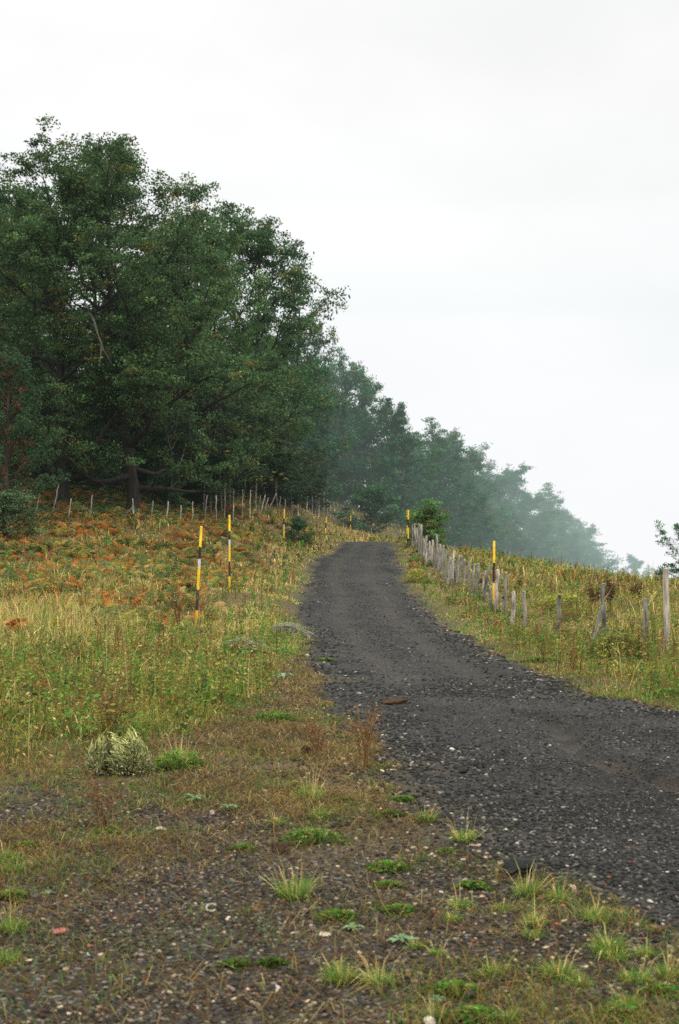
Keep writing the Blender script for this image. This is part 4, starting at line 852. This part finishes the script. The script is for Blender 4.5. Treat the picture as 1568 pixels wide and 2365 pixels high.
on_slope('leafy_bush', 'dark green weedy bush at the foot of the thin right fence posts', 'bush', 1430, 1530, 24.5, lambda b, s: herb_mat(b, 75*s, 60*s, 1900, [GREEN*.8, OLIVE*.7, BROWN], [.5, .3, .25], .045))
on_slope('leafy_bush', 'yellow-green weed clump on the field behind the leaning right post', 'bush', 1300, 1395, 44, lambda b, s: herb_mat(b, 60*s, 36*s, 1300, [YEL*.9, OLIVE*1.2, BRIGHT*.8], [.5, .3, .25], .06))
on_slope('leafy_bush', 'yellow flowering clump on the verge beside the upper right fence', 'bush', 962, 1315, 64, lambda b, s: herb_mat(b, 26*s, 34*s, 900, [YEL*1.1, OLIVE*1.2, GREEN], [.55, .3, .2], .06))
# --------------------------------------------------------------------------
# stones, clods and litter one can point at
def rock(name, lab, cat, px, py, w, d, h, col, mat=None, jit=.12, rz=0):
    import bmesh
    X, Y, Z = base_at(px, py); bm = bmesh.new(); bmesh.ops.create_icosphere(bm, subdivisions=3, radius=1)
    sd = int(px*7+py); r = np.random.default_rng(sd); ax = r.normal(size=(9, 3)); ax /= np.linalg.norm(ax, axis=1, keepdims=True); lim = r.uniform(.42, .8, 9)
    V = np.array([v.co[:] for v in bm.verts])
    for a, l in zip(ax, lim):   # cleave flat faces
        q = V@a; ex = np.maximum(q-l, 0); V = V-ex[:, None]*a
    V = V*(1+(fbm(V[:, 0]*3+sd, V[:, 1]*3+V[:, 2]*2, .8, sd % 97)[:, None]-.5)*jit*2.2)
    V = V*np.array([w, d, h])/2; fs = np.array([[v.index for v in f.verts] for f in bm.faces]); bm.free()
    b = MB(); b.add(V+[0, 0, h*.28], [fs], vary(col, len(V), .06, .02)); o = obj(name, b.mesh(name, mat or M_STONE), None, (X, Y, Z)); o.rotation_euler = (0, 0, rz); return tag(o, lab, cat)
S = lambda py: flatY(py)/F
for nm, lab, cat, px, py, w, h, col, mat in (
    ('rock', 'black angular rock, biggest loose block in the right foreground', 'rock', 1198, 2018, 74, 60, (.022, .025, .024), None),
    ('rock', 'small black stone on the track margin below the pale grass', 'rock', 1030, 1882, 26, 22, (.02, .02, .022), None),
    ('rock', 'small black stone lying on the track right of the brown stalks', 'rock', 1070, 1782, 24, 16, (.02, .02, .022), None),
    ('rock', 'dark grey stone near the right edge of the lower track', 'rock', 1510, 2132, 40, 26, (.025, .025, .028), None),
    ('rock', 'dark stone at the bottom between clover and leafy weed', 'rock', 1088, 2300, 34, 28, (.022, .022, .024), None),
    ('rock', 'dark stone under the first tuft right of the black rock', 'rock', 1270, 2075, 24, 18, (.025, .025, .027), None),
    ('dirt_clod', 'dark brown turf clod inside the wide green mat', 'clod', 655, 1966, 60, 34, (.045, .026, .016), M_DIRT),
    ('dirt_clod', 'dark brown clod in the upper verge left of the track', 'clod', 705, 1742, 30, 24, (.04, .026, .018), M_DIRT),
    ('dirt_clod', 'small dark clod above the pale grey-green rosette', 'clod', 680, 1826, 34, 18, (.035, .022, .016), M_DIRT),
    ('dirt_clod', 'rounded dark clod right of the two rosettes', 'clod', 568, 1915, 26, 16, (.05, .042, .036), M_DIRT),
    ('dirt_clod', 'dark earth lump at the left below the seed stalks', 'clod', 240, 2040, 26, 16, (.03, .026, .022), M_DIRT),
    ('dung_patch', 'reddish brown dung patch on the left side of the track', 'dung', 912, 1625, 66, 13, (.055, .032, .018), M_DIRT),
    ('pale_stone', 'large pale stone cut by the bottom edge', 'stone', 990, 2362, 34, 24, (.42, .36, .30), None),
    ('pale_stone', 'white stone alone in the middle of the track', 'stone', 1045, 1733, 14, 9, (.62, .58, .53), None),
    ('pale_stone', 'flat whitish stone in the left verge below the dusty rosette', 'stone', 372, 2022-108, 30, 12, (.46, .42, .35), None),
    ('pale_stone', 'round white stone above the flat whitish stone', 'stone', 490, 1879, 14, 12, (.55, .48, .38), None),
    ('pale_stone', 'pale stone in the left foreground near the red plastic', 'stone', 202, 2212-8, 16, 14, (.36, .36, .34), None),
    ('pale_stone', 'long pale stone sliver left of the small pale rosette', 'stone', 748, 2162-8, 34, 8, (.42, .38, .30), None),
    ('pale_stone', 'pinkish pale stone above the fresh tufts on the right', 'stone', 1325, 2070-10, 14, 22, (.55, .38, .28), None),
    ('pale_stone', 'white pebble pair partner at the left edge of the verge', 'stone', 70, 2000-8, 14, 11, (.5, .45, .36), None),
    ('pale_stone', 'white stone near the bottom of the stony verge, left of the grass tufts', 'stone', 641, 2282, 15, 14, (.6, .58, .54), None),
    ('brick_fragment', 'orange brick chip under the fresh grass tuft', 'brick chip', 1322, 2275-20, 20, 9, (.40, .11, .05), None),
    ('brick_fragment', 'orange brick chip right of the tuft below the black rock', 'brick chip', 1302, 2115-25, 16, 10, (.42, .13, .06), None),
    ('brick_fragment', 'orange brick chip in the left foreground', 'brick chip', 205, 2190-8, 14, 10, (.42, .14, .07), None)):
    s = S(py); rock(nm, lab, cat, px, py, w*s, w*s*rng.uniform(.7, 1.0), h*s*1.15, col, mat, rz=rng.normal(0, .4))
def redplastic(b, s):
    w = 28*s; x = np.linspace(-.5, .5, 7)*w; y = np.array([-.2, -.05, .1, .25, .3, .2, .1])*w*.5; z = np.array([.0, .02, .05, .07, .06, .08, .1])*w+.012
    top = np.c_[x, y+w*.22, z+.012]; bot = np.c_[x, y-w*.2*np.array([.3, 1, 1.1, .8, 1, .7, .2]), z]; low = bot-[0, 0, .006]; lt = top-[0, 0, .006]
    V = np.concatenate([bot, top, lt, low]); k = np.arange(6)[:, None]
    b.add(V, [k+np.array([[0, 1, 8, 7]]), k+np.array([[7, 8, 15, 14]]), k+np.array([[14, 15, 22, 21]]), k+np.array([[21, 22, 1, 0]])], (.42, .11, .11))
plant('plastic_scrap', 'pinkish red scrap of plastic lying in the left foreground', 'litter', 137, 2160, redplastic, mat=M_PLAST)
def ringscrap(b, s):
    a = np.linspace(.4, 2*PI-.6, 14); r = 12*s; tube(b, np.c_[np.cos(a)*r, np.sin(a)*r*1.2, .012+.01*np.sin(a)], np.full(14, .006), 6, (.33, .30, .26))
plant('curled_bark', 'pale curled ring-shaped scrap in the middle of the stony verge', 'litter', 488, 2100, ringscrap, mat=M_WOOD)
# --------------------------------------------------------------------------
# haze: a bank of mist that thickens up the hillside and away down the track
def haze():
    import bmesh
    bm = bmesh.new(); bmesh.ops.create_cube(bm, size=1); me = bpy.data.meshes.new('haze'); bm.to_mesh(me); bm.free()
    o = obj('haze', me); o.scale = (420, 300, 110); o.location = (0, 117, -5); tag(o, 'pale mist thickening over the far wood', kind='structure')
    m, nt, out = newmat('mist'); L = nt.links
    g = nd(nt, 'ShaderNodeNewGeometry'); s = nd(nt, 'ShaderNodeSeparateXYZ'); L.new(g.outputs['Position'], s.inputs[0])
    mr = nd(nt, 'ShaderNodeMapRange'); mr.interpolation_type = 'SMOOTHSTEP'; L.new(s.outputs['Y'], mr.inputs['Value'])
    mr.inputs['From Min'].default_value = 108; mr.inputs['From Max'].default_value = 255; mr.inputs['To Min'].default_value = .00012; mr.inputs['To Max'].default_value = .0108
    ab = nd(nt, 'ShaderNodeVolumeAbsorption'); ab.inputs['Color'].default_value = (0, 0, 0, 1); L.new(mr.outputs[0], ab.inputs['Density'])
    em = nd(nt, 'ShaderNodeEmission'); em.inputs['Color'].default_value = (.62, .80, .75, 1); L.new(mr.outputs[0], em.inputs['Strength'])  # mist glows by itself, standing in for scattered sky light
    ad = nd(nt, 'ShaderNodeAddShader'); L.new(ab.outputs[0], ad.inputs[0]); L.new(em.outputs[0], ad.inputs[1]); L.new(ad.outputs[0], out.inputs['Volume'])
    me.materials.append(m)
haze()
# --------------------------------------------------------------------------
# sky, sun, camera
W = bpy.data.worlds.new('World'); scene.world = W; W.use_nodes = True; nt = W.node_tree; nt.nodes.clear()
SUN_EL, SUN_AZ = R(52), R(125)
sky = nd(nt, 'ShaderNodeTexSky', sky_type='NISHITA'); sky.sun_disc = False; sky.sun_elevation = SUN_EL; sky.sun_rotation = SUN_AZ; sky.air_density = 1.0; sky.dust_density = 6.0; sky.ozone_density = 1.0
tc = nd(nt, 'ShaderNodeTexCoord'); mp = nd(nt, 'ShaderNodeMapping'); mp.inputs['Scale'].default_value = (1, 1, 2.2); nt.links.new(tc.outputs['Generated'], mp.inputs[0])
cn = nd(nt, 'ShaderNodeTexNoise', Scale=3.2, Detail=5.0); nt.links.new(mp.outputs[0], cn.inputs['Vector'])
nz = nd(nt, 'ShaderNodeSeparateXYZ'); nt.links.new(tc.outputs['Generated'], nz.inputs[0])
gr = ramp(nt, nz.outputs[2], [(0, (1.60, 1.32, 1.43)), (.165, (1.55, 1.29, 1.39)), (.20, (1.28, 1.16, 1.20)), (.25, (1.06, 1.04, 1.04)), (.40, (1.01, 1.01, 1.0)), (.52, (1.6, 1.61, 1.5)), (.75, (2.6, 2.64, 2.4)), (1, (3.2, 3.25, 2.95))])
cl0 = ramp(nt, cn.outputs[0], [(.34, (9.4, 9.45, 9.5)), (.62, (10.5, 10.5, 10.5))])
cl = mixc(nt, 1.0, gr, cl0, 'MULTIPLY')
mixed = mixc(nt, .95, sky.outputs[0], cl)
bg = nd(nt, 'ShaderNodeBackground', Strength=.1); nt.links.new(mixed, bg.inputs[0])
wo = nd(nt, 'ShaderNodeOutputWorld'); nt.links.new(bg.outputs[0], wo.inputs[0])
sl = bpy.data.lights.new('sun', 'SUN'); sl.energy = 1.1; sl.angle = R(14); sl.color = (1, .985, .90); so = bpy.data.objects.new('sun', sl); C.objects.link(so)
dv = Vector((math.sin(SUN_AZ)*math.cos(SUN_EL), math.cos(SUN_AZ)*math.cos(SUN_EL), math.sin(SUN_EL))); so.rotation_euler = dv.to_track_quat('Z', 'Y').to_euler(); so.location = (20, -20, 40)
cam = bpy.data.cameras.new('camera'); co = bpy.data.objects.new('camera', cam); C.objects.link(co); scene.camera = co
co.location = (0, 0, EYE); co.rotation_euler = (R(90), 0, 0)
cam.sensor_fit = 'VERTICAL'; cam.sensor_height = 36; cam.lens = 36*F/2364; cam.shift_y = (HY-1182)/2364; cam.clip_end = 3000; cam.clip_start = .1
cam.dof.use_dof = True; cam.dof.focus_distance = 40; cam.dof.aperture_fstop = 5.6
scene.render.engine = 'CYCLES'; scene.render.filter_size = 1.5
cy = scene.cycles; cy.filter_width = 1.6; cy.use_denoising = False; cy.max_bounces = 5; cy.diffuse_bounces = 3; cy.glossy_bounces = 2; cy.transmission_bounces = 3; cy.volume_bounces = 0; cy.transparent_max_bounces = 8
cy.volume_step_rate = 1.0; cy.volume_max_steps = 64; cy.sample_clamp_indirect = 6
scene.view_settings.view_transform = 'Standard'; scene.view_settings.look = 'None'; scene.view_settings.exposure = 0; scene.view_settings.gamma = 1
